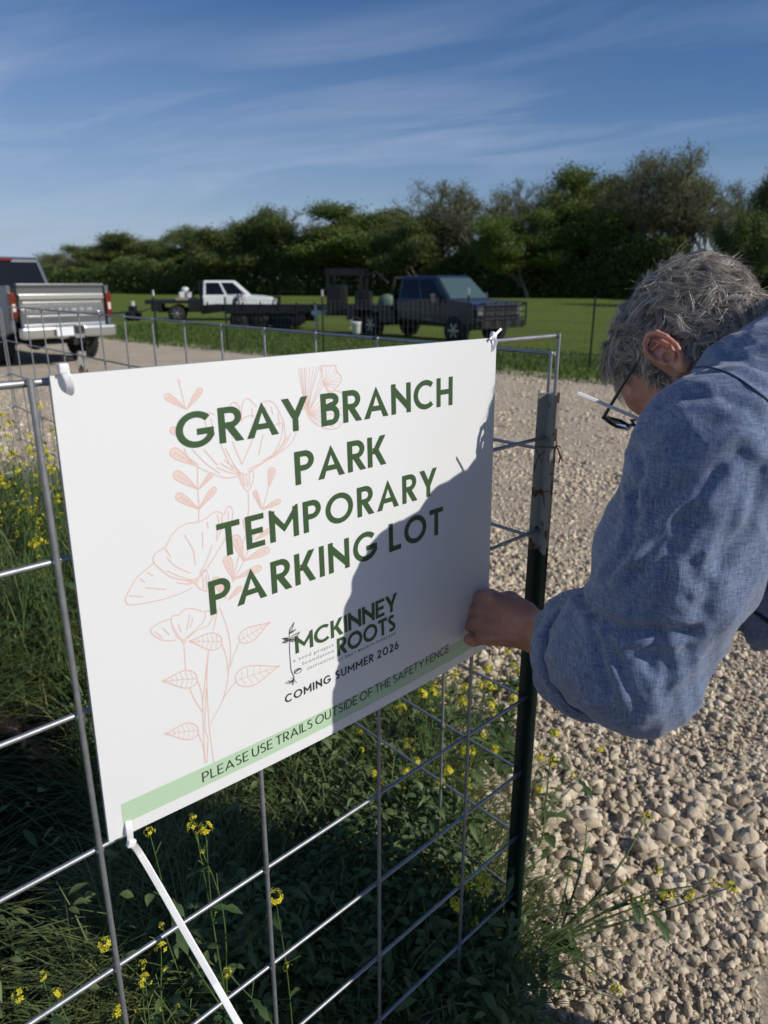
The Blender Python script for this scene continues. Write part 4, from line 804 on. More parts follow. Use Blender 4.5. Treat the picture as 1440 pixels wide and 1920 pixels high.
# ---------------- crew cab flatbed trucks (white one, slate blue one)
def flatbed(label, paint, lamp, dark_side):
    t = thing('flatbed_truck', label, 'flatbed truck'); hw = .98
    slab(archpoly(-.55, 3.05, .52, 0, ((2.15, .50),), [(3.10, .98), (3.06, 1.10), (2.95, 1.18), (2.6, 1.25), (2.1, 1.29), (1.62, 1.30), (1.5, 1.27), (-.55, 1.27)]), hw, .10).build('cab_body', paint, t)
    cab(t, paint, -.53, 1.92, -.46, 1.10, 1.26, 2.0, .94, .76)
    seams(t, [.62, 1.56], hw, .66, 1.24); mirror(t, 1.40, .96, 1.28)
    mb = MB(); mb.box((0, 0, .58), (5.6, .86, .22)); mb.box((2.15, 0, .45), (.12, 1.5, .12)); mb.box((-1.75, 0, .45), (.14, 1.5, .14)); mb.build('chassis', MUD, t)
    mb = MB(); mb.box((-1.95, 0, 1.00), (2.65, 2.2, .09)); mb.box((-1.95, 1.08, .99), (2.65, .05, .16)); mb.box((-1.95, -1.08, .99), (2.65, .05, .16)); mb.box((-3.27, 0, .97), (.08, 2.2, .2)); mb.build('flatbed_deck', BLK, t)
    for x in (-1.0, -2.75):
        for s in (-1, 1): mb = MB(); mb.box((x + (.12 if x > -2 else -.05), s * .93, .74), (.75 if x > -2 else .5, .34, .40), bev=.02); mb.build('tool_box', BLK, t)
    mb = MB()
    for y in (-.95, -.32, .32, .95): mb.box((-.64, y, 1.5), (.06, .06, .95))
    mb.box((-.64, 0, 1.95), (.06, 1.96, .07)); mb.box((-.64, 0, 1.5), (.05, 1.9, .05)); mb.box((-.655, 0, 1.25), (.02, 1.9, .4)); mb.build('headache_rack', BLK, t)
    mb = MB(); mb.box((3.10, 0, .98), (.06, 1.30, .34), bev=.02); mb.build('grille', PLA, t)
    for s in (-1, 1): mb = MB(); mb.box((3.02, s * .80, 1.0), (.20, .32, .26), bev=.04); mb.build('headlight', lamp, t)
    mb = MB(); mb.box((3.16, 0, .62), (.20, 1.95, .24), bev=.03); mb.build('front_bumper', BLK, t)
    mb = MB()
    for z in (.80, .98, 1.16): mb.tube([(3.30, -.95, z), (3.34, -.5, z), (3.34, .5, z), (3.30, .95, z)], .024, 6)
    for y in (-.93, -.45, 0, .45, .93): mb.tube([(3.33, y, .55), (3.33, y, 1.24)], .026, 6)
    mb.tube([(3.30, -.95, 1.22), (3.33, -.5, 1.26), (3.33, .5, 1.26), (3.30, .95, 1.22)], .03, 6)
    for s in (-1, 1): mb.tube([(3.30, s * .95, 1.22), (3.05, s * 1.02, 1.15), (2.95, s * 1.02, .8)], .026, 6)
    mb.build('grille_guard', BLK, t)
    for x in (-1.85, 2.15):
        for s in (-1, 1): wheel(t, x, s * .84, .41, .30)
    return t
t = flatbed('white crew cab flatbed truck facing right in the field, round emblem on its front door', WPT, CLR, False)
mb = MB(); mb.lathe([(.01, 0), (.19, .001), (.19, .008), (.01, .009)], (1.10, -.985, .95), (0, -1, 0), 24); o = mb.build('door_emblem', mat('emblem_dark', (.03, .04, .05), .5), t)
mb = MB(); mb.box((1.16, -.997, .93), (.05, .008, .24)); mb.box((1.0, -.997, 1.0), (.03, .008, .12)); mb.build('pale_stripe', WPT, o)
p0 = at(406, 590, 38.8); place(t, p0.x, 38.5, 90 + 6 - 17)
t.location.z = float(gz(p0.x, 38.5)) - .04
ld = thing('hand_winch', 'pale machine with white head strapped on the white truck\'s bed', 'machine', (0, 0, 0)); LOADM = mat('pale_wood', (.42, .33, .22), .8, noise=(12, .4)); WPX = mat('white_casting', (.7, .7, .68), .5)
mb = MB(); mb.box((0, 0, .06), (1.05, .7, .12), bev=.01); mb.build('pallet', LOADM, ld); mb = MB(); mb.box((-.05, 0, .26), (.60, .45, .28), bev=.05); mb.lathe([(.02, 0), (.17, .02), (.20, .12), (.16, .22), (.04, .26)], (-.05, 0, .38), (0, 0, 1), 14); mb.build('motor_head', WPX, ld)
mb = MB(); mb.tube([(.30, 0, .12), (.42, 0, .62), (.50, 0, .70)], .05, 8); mb.tube([(-.3, .2, .3), (.2, -.2, .34)], .07, 8); mb.build('arm', BLK, ld)
M_ = Matrix.Translation(t.location) @ Matrix.Rotation(t.rotation_euler.z, 4, 'Z'); q = M_ @ Vector((-1.35, -.2, 1.048)); ld.location = q; ld.rotation_euler.z = t.rotation_euler.z
t2 = flatbed('dark slate-blue crew cab flatbed truck with black grille guard, parked nose towards the right', DPT, mat('dim_lens', (.25, .26, .28), .2, .5), True)
p0 = at(803, 600, 24.6); place(t2, p0.x, 24.6, 140, float(gz(p0.x, 24.6)) - .03)
# ---------------- low black trailer
tr = thing('flatbed_trailer', 'long low black trailer between the white truck and the dark truck', 'trailer'); mb = MB()
mb.box((0, 0, .80), (4.9, 2.1, .10)); mb.box((0, 1.05, .80), (4.9, .06, .24)); mb.box((0, -1.05, .80), (4.9, .06, .24)); mb.box((-2.45, 0, .76), (.08, 2.1, .34)); mb.build('deck', BLK, tr)
mb = MB(); mb.box((0, -1.10, .66), (2.9, .28, .10), bev=.02); mb.box((0, 1.10, .66), (2.9, .28, .10), bev=.02); mb.box((.4, -1.0, .45), (2.6, .06, .42)); mb.box((.4, 1.0, .45), (2.6, .06, .42)); mb.build('mudguard', BLK, tr)
mb = MB(); mb.box((2.9, .25, .72), (1.4, .12, .16), Matrix.Rotation(R(-14), 3, 'Z')); mb.box((2.9, -.25, .72), (1.4, .12, .16), Matrix.Rotation(R(14), 3, 'Z')); mb.box((3.55, 0, .72), (.30, .14, .2)); mb.build('drawbar', BLK, tr)
mb = MB(); mb.box((3.45, -.02, .35), (.09, .09, .7)); mb.box((3.45, 0, .02), (.2, .2, .04)); mb.build('jack', WPX, tr)
for x in (-.95, -.05, .85):
    for s in (-1, 1): wheel(tr, x, s * 1.08, .36, .22, rim=BLK)
for k in range(7):
    mb = MB(); mb.box((-2.2 + k * .72, -1.09, .92), (.06, .04, .28)); mb.build('stake', BLK, tr)
p0 = at(505, 600, 30.5); place(tr, p0.x, 30.5, 96, float(gz(p0.x, 30.5)) - .02)
# ---------------- dark lifting rig behind the slate-blue truck
rg_ = thing('lifting_rig', 'black steel rig with upright frame and reel standing behind the dark truck\'s bed', 'machine'); mb = MB()
mb.box((0, 0, .72), (2.5, 1.5, .14)); mb.box((-.9, 0, 1.25), (.5, 1.2, .9), bev=.03); mb.box((.1, -.3, 1.15), (.55, .7, .7), bev=.03); mb.build('engine_box', BLK, rg_)
mb = MB()
for x in (-1.15, .05): mb.box((x, -.6, 1.45), (.10, .10, 1.55)); mb.box((x, .6, 1.45), (.10, .10, 1.55))
mb.box((-.55, -.6, 2.15), (1.35, .10, .22)); mb.box((-.55, .6, 2.15), (1.35, .10, .22)); mb.box((-.55, 0, 2.1), (.12, 1.2, .12)); mb.build('upright_frame', BLK, rg_)
mb = MB(); mb.tube([(.0, -.45, 1.9), (.55, -.45, 2.15), (1.0, -.45, 1.75)], .06, 6); mb.build('boom', BLK, rg_)
mb = MB(); mb.lathe([(.05, 0), (.30, .01), (.30, .04), (.12, .05), (.12, .3), (.30, .31), (.30, .34), (.05, .35)], (.95, -.55, 1.1), (0, 1, 0), 20); mb.build('reel', mat('faded_green', (.10, .16, .12), .6), rg_)
mb = MB(); mb.box((-1.5, 0, .72), (.8, .14, .16)); mb.tube([(-1.75, 0, .05), (-1.75, 0, 1.0)], .05, 8); mb.build('tongue', WPX, rg_)
for s in (-1, 1): wheel(rg_, .2, s * .88, .40, .26, rim=BLK)
p0 = at(680, 600, 27.3); place(rg_, p0.x, 27.3, 98, float(gz(p0.x, 27.3)))
# ---------------- bucket and the small cart left in the grass
bk_ = thing('bucket', 'small white bucket standing in the grass in front of the dark truck', 'bucket'); mb = MB(); mb.lathe([(.10, 0), (.13, .02), (.155, .33), (.165, .34), (.165, .37), (.15, .37), (.13, .06)], (0, 0, 0), (0, 0, 1), 20); mb.build('pail', WPX, bk_)
mb = MB(); mb.tube(catmull([(-.165, 0, .34), (-.12, .10, .46), (0, .13, .5), (.12, .10, .46), (.165, 0, .34)]), .005, 5); mb.build('handle', GAL, bk_); p0 = at(668, 628, 23.5); bk_.location = (p0.x, 23.5, float(gz(p0.x, 23.5)) + .08)
ct = thing('hand_cart', 'small dark two-wheeled cart left in the grass beside the silver pickup', 'cart'); mb = MB(); mb.box((0, 0, .38), (.7, .5, .06)); mb.box((.05, 0, .52), (.3, .3, .26), bev=.03); mb.tube([(-.3, 0, .38), (-1.1, 0, .30)], .035, 6); mb.tube([(.3, .2, .4), (.75, .2, .52)], .025, 6); mb.build('frame', BLK, ct)
mb = MB(); mb.box((.12, -.1, .74), (.12, .1, .2), bev=.02); mb.build('white_tank', WPX, ct)
for s in (-1, 1): wheel(ct, .05, s * .34, .22, .09, rim=BLK)
p0 = at(248, 588, 33); place(ct, p0.x, 33, 96)

# ---------------- far wire mesh fence with white-tipped posts
ff = thing('mesh_fence', 'long low wire mesh fence across the field in front of the trucks', 'fence', (0, 14, 0)); fp = [(-5.4, 17.5), (-3.5, 16.4), (-1.27, 15.35), (1.57, 13.9), (3.5, 12.4), (6.2, 10.9)]
mb = MB()
for a, b_ in zip(fp, fp[1:]):
    a = Vector((*a, 0)); b_ = Vector((*b_, 0)); n = int((b_ - a).length / .102); za, zb = float(gz(a.x, a.y)), float(gz(b_.x, b_.y))
    if a.x < -3.6: continue
    for k in range(n): p_ = a.lerp(b_, k / n); z = za + (zb - za) * k / n; mb.tube([p_ + Vector((0, -14, z + .03)), p_ + Vector((0, -14, z + 1.10))], .0024, 3, caps=False)
    for h_ in (.03, .13, .23, .34, .46, .60, .76, .93, 1.10): mb.tube([a + Vector((0, -14.003, za + h_)), b_ + Vector((0, -14.003, zb + h_))], .0026, 3, caps=False)
mb.build('wire_mesh', mat('dull_wire', (.16, .17, .17), .5, .5), ff)
WT = mat('white_tip', (.78, .78, .74), .5); lab = ['white-tipped green post left of the white truck, standing alone in the grass', 'green post behind the board in front of the low trailer\'s left end', 'white-tipped green post in front of the trailer\'s drawbar', 'white-tipped green post in front of the dark truck\'s front wheel', 'dull green post between the corner post and the man\'s hair', 'green field post hidden behind the man']
for i, (x, y) in enumerate(fp):
    t = thing('field_post', lab[i], 'post', (x, y, float(gz(x, y))), R(-30), 'posts of the far mesh fence'); mb = MB(); w_ = .035; prof = [(-w_ / 2, 0), (-w_ / 2, .004), (-.003, .004), (-.003, .034), (.003, .034), (.003, .004), (w_ / 2, .004), (w_ / 2, 0)]
    mb.prism(prof, (0, 0, 0), (1, 0, 0), (0, 1, 0), (0, 0, 1), 1.18); mb.build('shaft', GP if i != 1 else GP, t)
    if i in (0, 2, 3): mb = MB(); mb.prism([(p[0] * 1.15, p[1] * 1.1 - .001) for p in prof], (0, 0, 1.18 + .001), (1, 0, 0), (0, 1, 0), (0, 0, 1), .13); mb.build('white_tip', WT, t)
def gp0(px, py): r_ = ray(px, py); k = -H / r_.z; return Vector((r_.x * k, r_.y * k, 0))
# ============================================================ weeds, grass and mustard
g = np.random.default_rng(21)
GRASS = leaf_mat('grass_blades', (.08, .125, .038), (.17, .21, .07), 2, .5, .3); WEED = leaf_mat('weed_leaves', (.075, .12, .042), (.15, .20, .075), 3, .5, .25)
YEL = leaf_mat('mustard_petals', (.74, .62, .03), (.82, .74, .06), 20, .5, .3); STEM = mat('green_stem', (.09, .15, .04), .5, noise=(20, .3)); LEAFM = leaf_mat('mustard_leaves', (.04, .085, .03), (.08, .13, .045), 6, .5, .25)
DRY = mat('dry_stalk', (.30, .24, .13), .8)
BOOT = gp0(18, 1395)
def near_boot(x, y):
    d = np.hypot(x - BOOT.x, y - BOOT.y); s = BOOT.normalized(); along = x * s.x + y * s.y; side = np.abs(x * s.y - y * s.x); return (d < .20) | ((along < BOOT.length) & (along > BOOT.length - .75) & (side < .15))
def wpts(n, x0, x1, y0, y1, thr=.35):
    x = g.uniform(x0, x1, n); y = y0 + (y1 - y0) * g.random(n) ** 1.2; k = weedy(x, y) > thr; k &= (g.random(n) < (.35 + .65 * vnoise(x, y, 9, 3))) & ~((x > .22) & (y > 1.2)) & ~near_boot(x, y); return x[k], y[k]
def blades(x, y, length, width, lean, m, name, label):
    n = len(x); K = 5; a = g.uniform(0, 6.283, n); z0 = gz(x, y) - .01; t = np.linspace(0, 1, K)[None]
    l = length[:, None]; ln_ = lean[:, None]; out = l * ln_ * t ** 1.8; up = l * (t - .5 * ln_ * t ** 2.4) * np.sqrt(np.clip(1 - .35 * ln_, .2, 1))
    px_ = x[:, None] + np.cos(a)[:, None] * out; py_ = y[:, None] + np.sin(a)[:, None] * out; pz = z0[:, None] + up
    w_ = width[:, None] * (1 - t ** 2.2) * .5 + .0003; tw = a + np.pi / 2 + g.normal(0, .5, n); dx, dy = np.cos(tw)[:, None] * w_, np.sin(tw)[:, None] * w_
    V = np.stack([np.stack([px_ - dx, py_ - dy, pz], 2), np.stack([px_ + dx, py_ + dy, pz], 2)], 2).reshape(-1, 3)
    b = (np.arange(n) * K * 2)[:, None] + (np.arange(K - 1) * 2)[None]; Fq = np.stack([b, b + 1, b + 3, b + 2], 2).reshape(-1, 4)
    return tag(mesh_obj(name, V, Fq, m, smooth=True), label, None, kind='stuff')
x, y = wpts(110000, -3.2, .35, .8, 4.4); kk_ = g.random(len(x)) < np.where((y < 1.5), .4, 1); x, y = x[kk_], y[kk_]; n = len(x); tall = .6 + .8 * vnoise(x, y, 4, 1.3) + .9 * sstep(-.8, -1.3, x); blades(x, y, g.uniform(.10, .36, n) * tall * np.where((x > -.9) & (y < 1.55), .38, 1), g.uniform(.0025, .0065, n), g.uniform(.2, 1.1, n) , GRASS, 'grass', 'rank green grass growing inside the wire panels')
x = g.uniform(-.6, .25, 26000); y = g.uniform(.98, 2.4, 26000); k_ = (x + .22 * (y - 1.3) + .1 * (vnoise(x, y, 3, 6) - .5) < .24); x, y = x[k_], y[k_]; n = len(x)
blades(x, y, g.uniform(.12, .42, n) * (.5 + .6 * vnoise(x, y, 4, 2.5)), g.uniform(.0018, .0045, n), g.uniform(.3, 1.1, n), leaf_mat('wispy_stems', (.10, .15, .045), (.22, .25, .10), 2, .5, .3), 'grass', 'thin wispy weeds climbing among the lower fence wires')
def leaves(x, y, zlo, zhi, size, m, name, label, droop=.4):
    n = len(x); K = 5; a = g.uniform(0, 6.283, n); el = g.uniform(-.5, .9, n); z0 = gz(x, y) + g.uniform(zlo, 1, n) * zhi; t = np.linspace(0, 1, K)[None]
    l = size[:, None]; fx = np.cos(a)[:, None] * l * t * np.cos(el)[:, None]; fy = np.sin(a)[:, None] * l * t * np.cos(el)[:, None]; fz = l * (t * np.sin(el)[:, None] - droop * t * t)
    prof = np.array([.12, .8, 1.0, .65, .04])[None] * l * .19; s = np.stack([-np.sin(a), np.cos(a)], 1); roll = g.normal(0, .6, n)
    c = np.stack([x[:, None] + fx, y[:, None] + fy, z0[:, None] + fz], 2); off = np.stack([s[:, :1] * prof * np.cos(roll)[:, None], s[:, 1:] * prof * np.cos(roll)[:, None], prof * np.sin(roll)[:, None]], 2)
    up = np.zeros_like(c); up[:, :, 2] = prof * .35
    V = np.stack([c - off + up, c, c + off + up], 2).reshape(-1, 3); b = (np.arange(n) * K * 3)[:, None] + (np.arange(K - 1) * 3)[None]
    F1 = np.stack([b, b + 1, b + 4, b + 3], 2).reshape(-1, 4); F2 = np.stack([b + 1, b + 2, b + 5, b + 4], 2).reshape(-1, 4)
    return tag(mesh_obj(name, V, np.concatenate([F1, F2]), m, smooth=True), label, None, kind='stuff')
x, y = wpts(26000, -2.4, .42, .85, 3.6, .25); kk_ = (g.random(len(x)) < np.where((x < -.1) & (y < 1.7), .25, 1)) & (g.random(len(x)) < np.where(x < -.9, .35, 1)); x, y = x[kk_], y[kk_]; n = len(x); leaves(x, y, 0, .30 * (.5 + vnoise(x, y, 6, 2.0)), g.uniform(.015, .05, n), WEED, 'broadleaf_weeds', 'low broad-leaved weeds filling the corner of the pen')
x = g.uniform(-.35, .26, 16000); y = g.uniform(.95, 1.85, 16000); k_ = (x + .22 * (y - 1.3) + .1 * (vnoise(x, y, 3, 6) - .5) < .20); x, y = x[k_], y[k_]; n = len(x); leaves(x, y, 0, .26 * (.4 + vnoise(x, y, 6, 3.0)), g.uniform(.012, .038, n), WEED, 'broadleaf_weeds', 'dense leafy weeds beneath the board and left of the corner post')
x, y = pts_in(2600, 3.2, 7, .2); k = (x < .62 - .55 * (y - 1) * .2) & (weedy(x, y) < .5) & (g.random(len(x)) < .0); 
# grass growing ragged along the field's near edge and through it
xf = g.uniform(-9, 6, 26000); sf = g.uniform(-.4, 5.5, 26000) ** 1.0; base_y = BA.y + (xf - BA.x) * _t.y / _t.x; yf = base_y + sf / BN[1]; n = len(xf); K = 3
blades(xf, yf, g.uniform(.05, .16, n) * (.6 + .9 * vnoise(xf, yf, 3, .8)), g.uniform(.012, .03, n), g.uniform(.2, .9, n), leaf_mat('field_grass', (.07, .12, .022), (.12, .18, .04), 1.5, .6, .3), 'grass', 'short field grass along the gravel\'s far edge')

def cluster(mb, gm, c, r, n, rg):
    """a head of four-petalled florets round a knot of buds"""
    for i in range(n):
        d = Vector((rg.gauss(0, 1), rg.gauss(0, 1), rg.gauss(.5, .7))).normalized(); p = c + d * r * rg.uniform(.55, 1.0); a = d.cross(Vector((.3, .5, .8))).normalized(); b = d.cross(a); s = r * rg.uniform(.34, .5); th = rg.uniform(0, 1.57)
        for k in range(4):
            w_ = th + k * 1.571; e = a * math.cos(w_) + b * math.sin(w_); q = a * math.cos(w_ + 1.57) + b * math.sin(w_ + 1.57)
            mb.add([p, p + e * s * .55 + q * s * .34 + d * s * .18, p + e * s + d * s * .1, p + e * s * .55 - q * s * .34 + d * s * .18], [(0, 1, 2, 3)])
    for i in range(max(3, n // 4)):
        d = Vector((rg.gauss(0, .6), rg.gauss(0, .6), 1)).normalized(); gm.tube([c + d * r * .3, c + d * r * .8, c + d * r * 1.05], [r * .10, r * .13, r * .04], 5)
def mustard(label, root, tips, seed, r=.0135, group=None, stem=.003, leafy=5, yellow=True):
    """root: ground point; tips: [(point, cluster scale)]"""
    rg = random.Random(seed); root = Vector(root); t = thing('mustard_plant', label, 'wildflower', root, group=group); st, pe, lf = MB(), MB(), MB(); pes = []
    cen = Vector((0, 0, 0))
    for p, s in tips: cen += (Vector(p) - root)
    cen = cen / len(tips); fork = cen * .42; fork.z = max(fork.z, .04)
    if tips:
        st.tube(catmull([Vector((0, 0, -.01)), fork * .5 + Vector((rg.gauss(0, .01), rg.gauss(0, .01), .01)), fork], 4), [stem * (1 - .03 * i) for i in range(9)], 6)
    for p, s in tips:
        q = Vector(p) - root; b = fork * rg.uniform(.7, 1.0); mid = b.lerp(q, .5) + Vector((rg.gauss(0, .015), rg.gauss(0, .015), .03 * rg.random())); path = catmull([b, mid, q], 5)
        st.tube(path, [stem * (.75 - .45 * i / (len(path) - 1)) for i in range(len(path))], 5)
        if yellow: pe = MB(); cluster(pe, st, q, r * s, int(13 * s + 4), rg); pes.append(pe)
        for i in range(rg.choice((2, 3, 4))):     # pods and side buds below the head
            j = path[rg.randrange(len(path) // 2, len(path) - 1)]; d = Vector((rg.gauss(0, 1), rg.gauss(0, 1), .8)).normalized(); e = j + d * rg.uniform(.012, .03); st.tube([j, e], [.0007, .0009], 4)
            if rg.random() < .35 and yellow: cluster(pe, st, e, r * s * .5, 6, rg)
        for i in range(2):
            j = path[rg.randrange(1, len(path) - 2)]; narrow(lf, j, Vector((rg.gauss(0, 1), rg.gauss(0, 1), .1)).normalized(), rg.uniform(.025, .06), rg)
    for i in range(leafy): narrow(lf, fork * rg.uniform(.1, .95), Vector((rg.gauss(0, 1), rg.gauss(0, 1), .3)).normalized(), rg.uniform(.05, .10), rg)
    st.build('stem', STEM, t)
    for pe in pes: pe.build('flower_head', YEL, t)
    lf.build('foliage', LEAFM, t); return t
def narrow(mb, p, d, l, rg):
    s = d.cross(Vector((0, 0, 1))).normalized(); rows = []
    for i, w_ in enumerate((.05, .5, .8, .55, 1.0, .7, .03)):
        k = i / 6; c = p + d * l * k + Vector((0, 0, -.45 * l * k * k)); rows.append([c - s * l * .17 * w_ + Vector((0, 0, .08 * l * w_)), c, c + s * l * .17 * w_ + Vector((0, 0, .08 * l * w_))])
    mb.grid(rows)
def gp(px, py): r_ = ray(px, py); k = -H / r_.z; return Vector((r_.x * k, r_.y * k, 0))
T = lambda *q: [(at(a, b, c), s) for a, b, c, s in q]
mustard('mustard spray low in the bottom left corner, lying almost flat with three flower heads', (-.30, .70, 0), T((37, 1866, .76, .78), (80, 1832, .78, .6), (105, 1866, .76, .7), (222, 1900, .74, .75)), 1, stem=.0022)
mustard('mustard stem crossing behind the left upright wire under the board\'s corner', (-.27, .78, 0), T((200, 1772, .78, .85), (302, 1776, .79, .65), (304, 1736, .80, .4), (266, 1808, .78, .5), (272, 1838, .77, .75)), 2, stem=.0022)
mustard('mustard heads peeping out just under the board\'s lower left edge', (-.24, .90, 0), T((280, 1560, .86, .6), (360, 1552, .85, .65), (385, 1554, .85, .8), (362, 1532, .86, .45)), 3, stem=.0022)
mustard('single mustard head in front of the second upright wire below the board', (-.12, .86, 0), T((516, 1682, .81, .9), (427, 1824, .82, .6)), 4, stem=.002, leafy=4)
mustard('tall dark mustard branching to the right of the corner post over the bare gravel', gp(940, 1830), T((1212, 1533, 1.30, .9), (1068, 1632, 1.3, .5), (1120, 1690, 1.2, .5), (1235, 1634, 1.22, .75), (1250, 1680, 1.18, 1.1), (1293, 1678, 1.18, .95), (1337, 1655, 1.18, .75), (1370, 1664, 1.17, 1.0), (1156, 1856, 1.05, .9), (1100, 1548, 1.35, .4)), 5, stem=.0042, leafy=16)
mustard('mustard leaning against the corner post\'s right side', gp(1000, 1600), T((1040, 1375, 1.6, 1.1), (1012, 1422, 1.6, 1.0), (1035, 1428, 1.6, 1.2), (1125, 1405, 1.7, .8), (1075, 1452, 1.62, .7), (1012, 1480, 1.5, .9)), 6, stem=.0028, leafy=6)
rg = random.Random(77); k = 0
for (x0, x1, y0, y1, Y0, Y1, n, lab, grp) in (
    (700, 985, 1240, 1400, 1.6, 2.3, 22, 'yellow-flowered mustard between the board\'s lower right edge and the corner post', 'mustard plants between the board and the corner post'),
    (640, 960, 1400, 1560, 1.35, 1.9, 14, 'yellow-flowered mustard low among the crossing wires left of the corner post', 'mustard plants among the crossing wires'),
    (0, 90, 790, 1010, 2.2, 3.2, 20, 'yellow-flowered mustard left of the first upright wire', 'mustard plants at the left edge'),
    (560, 900, 1560, 1850, 1.1, 1.4, 6, 'shaded mustard in the dark weeds at the bottom, left of the corner post', 'mustard plants in the shade')):
    for i in range(n):
        Y_ = rg.uniform(Y0, Y1); cx_, cy_ = rg.uniform(x0, x1), rg.uniform(y0, y1); tips = [(at(cx_ + rg.gauss(0, 26), cy_ + rg.gauss(0, 24), Y_ + rg.gauss(0, .05)), rg.uniform(.55, 1.1)) for _ in range(rg.randint(3, 6))]
        c_ = tips[0][0]; rt = Vector((c_.x + rg.gauss(0, .05), c_.y + rg.gauss(0, .05), 0)); k += 1
        if min(p.z for p, _ in tips) < .05: continue
        mustard(lab, rt, tips, 100 + k, r=.0155, group=grp, stem=.0024, leafy=9)
# bent dry stalks and dark twigs
dr = MB(); 
for i in range(70):
    x_, y_ = rg.uniform(-1.2, .25), rg.uniform(1.0, 2.2); p = Vector((x_, y_, .0)); d = Vector((rg.gauss(0, 1), rg.gauss(0, 1), rg.uniform(.1, 1.0))).normalized(); l = rg.uniform(.08, .25); dr.tube(catmull([p, p + d * l * .5 + Vector((0, 0, .02)), p + d * l]), .0013, 4)
tag(dr.build('dry_stalks', DRY), 'dry straw-coloured stalks caught among the weeds', None, kind='stuff')
# a worn brown boot standing in the grass at the far left
bt = thing('boot', 'dark brown leather boot standing in the weeds at the left edge of the photograph', 'boot', BOOT + Vector((-.10, .03, .015)), R(-20)); LEA = mat('brown_leather', (.030, .016, .010), .5, noise=(9, .4), bump=(50, .3, .002)); SOLE = mat('rubber_sole', (.015, .013, .012), .8)
rows = []
for z, a, b, cx_ in ((.015, .145, .052, .02), (.05, .148, .055, .02), (.075, .135, .052, .01), (.10, .10, .048, -.03), (.13, .075, .048, -.055), (.18, .066, .050, -.062), (.24, .068, .054, -.062), (.29, .072, .058, -.062)):
    rows.append([Vector((cx_ + a * math.cos(w_) * (1.0 if math.cos(w_) < 0 else 1.0), b * math.sin(w_) * (1 - .15 * math.cos(w_)), z)) for w_ in [2 * math.pi * i / 24 for i in range(24)]])
mb = MB(); mb.grid(rows, closed_u=True); mb.build('boot_upper', LEA, bt); mb = MB()
mb.grid([[Vector((.02 + a * math.cos(w_), b * math.sin(w_), z)) for w_ in [2 * math.pi * i / 24 for i in range(24)]] for z, a, b in ((-.012, .148, .056), (.016, .155, .060), (.03, .150, .057))], closed_u=True); mb.build('sole', SOLE, bt)
mb = MB()
for i in range(6): z = .10 + .025 * i; mb.tube([(-.0 + .01 - .012 * i, -.02, z), (.018 - .012 * i, 0, z + .006), (.01 - .012 * i, .02, z)], .003, 6)
mb.build('laces', DRY, bt)
# ============================================================ the man
def cam2w(v): return Vector((v[0], v[1] * SP + v[2] * CP, v[1] * CP - v[2] * SP))
def surf_nets(fn, lo, hi, h):
    lo = np.array(lo, float); hi = np.array(hi, float); n = np.ceil((hi - lo) / h).astype(int) + 1
    ax = [lo[i] + h * np.arange(n[i]) for i in range(3)]
    D = np.empty(n, np.float32)
    for i in range(n[0]): 
        yy_, zz_ = np.meshgrid(ax[1], ax[2], indexing='ij'); D[i] = fn(np.stack([np.full_like(yy_, ax[0][i]), yy_, zz_], -1))
    S = D < 0; cs = [D[a:n[0] - 1 + a, b:n[1] - 1 + b, c:n[2] - 1 + c] for a in (0, 1) for b in (0, 1) for c in (0, 1)]
    cnt = sum((c < 0).astype(np.int8) for c in cs); act = (cnt > 0) & (cnt < 8); idx = -np.ones(act.shape, np.int64); idx[act] = np.arange(act.sum())
    cv = np.stack([c[act] for c in cs], 1); off = np.array([(a, b, c) for a in (0, 1) for b in (0, 1) for c in (0, 1)], float)
    P_ = np.zeros((len(cv), 3)); W_ = np.zeros(len(cv))
    for i in range(8):
        for j in range(i + 1, 8):
            if np.abs(off[i] - off[j]).sum() != 1: continue
            a, b = cv[:, i], cv[:, j]; k = (a < 0) != (b < 0); t = np.where(k, a / np.where(k, a - b, 1), 0); P_ += k[:, None] * (off[i] + (off[j] - off[i]) * t[:, None]); W_ += k
    V = lo + (np.argwhere(act) + P_ / W_[:, None]) * h; Fs = []
    for axn in range(3):
        o1, o2 = [i for i in range(3) if i != axn]; sl = [slice(None)] * 3; sl2 = [slice(None)] * 3; sl[axn] = slice(0, n[axn] - 1); sl2[axn] = slice(1, n[axn])
        A, B = S[tuple(sl)], S[tuple(sl2)]; e = np.argwhere(A != B); m_ = (e[:, o1] > 0) & (e[:, o1] < n[o1] - 1) & (e[:, o2] > 0) & (e[:, o2] < n[o2] - 1); e = e[m_]; flip = A[tuple(e.T)]
        q = []
        for d1, d2 in ((0, 0), (1, 0), (1, 1), (0, 1)): c = e.copy(); c[:, o1] -= d1; c[:, o2] -= d2; q.append(idx[tuple(c.T)])
        q = np.stack(q, 1); q = np.where(flip[:, None] if axn != 1 else ~flip[:, None], q, q[:, ::-1]); Fs.append(q)
    return V, np.concatenate(Fs)[:, ::-1]
def smin(a, b, k): h = np.clip(.5 + .5 * (b - a) / k, 0, 1); return b + (a - b) * h - k * h * (1 - h)
def cone(p, a, b, ra, rb, ax=None, sq=1.0):
    a = np.array(a); b = np.array(b); q = p - a; d = b - a
    if ax is not None: ax = np.array(ax); q = q - ax * ((q @ ax) * (1 - 1 / sq))[..., None]; d = d - ax * (d @ ax) * (1 - 1 / sq)
    t = np.clip((q @ d) / (d @ d), 0, 1); return np.linalg.norm(q - t[..., None] * d, axis=-1) - (ra + (rb - ra) * t)
def ell(p, c, r): q = (p - np.array(c)) / np.array(r); k = np.linalg.norm(q, axis=-1); return (k - 1) * min(r) * np.where(k > 1, 1, 1)
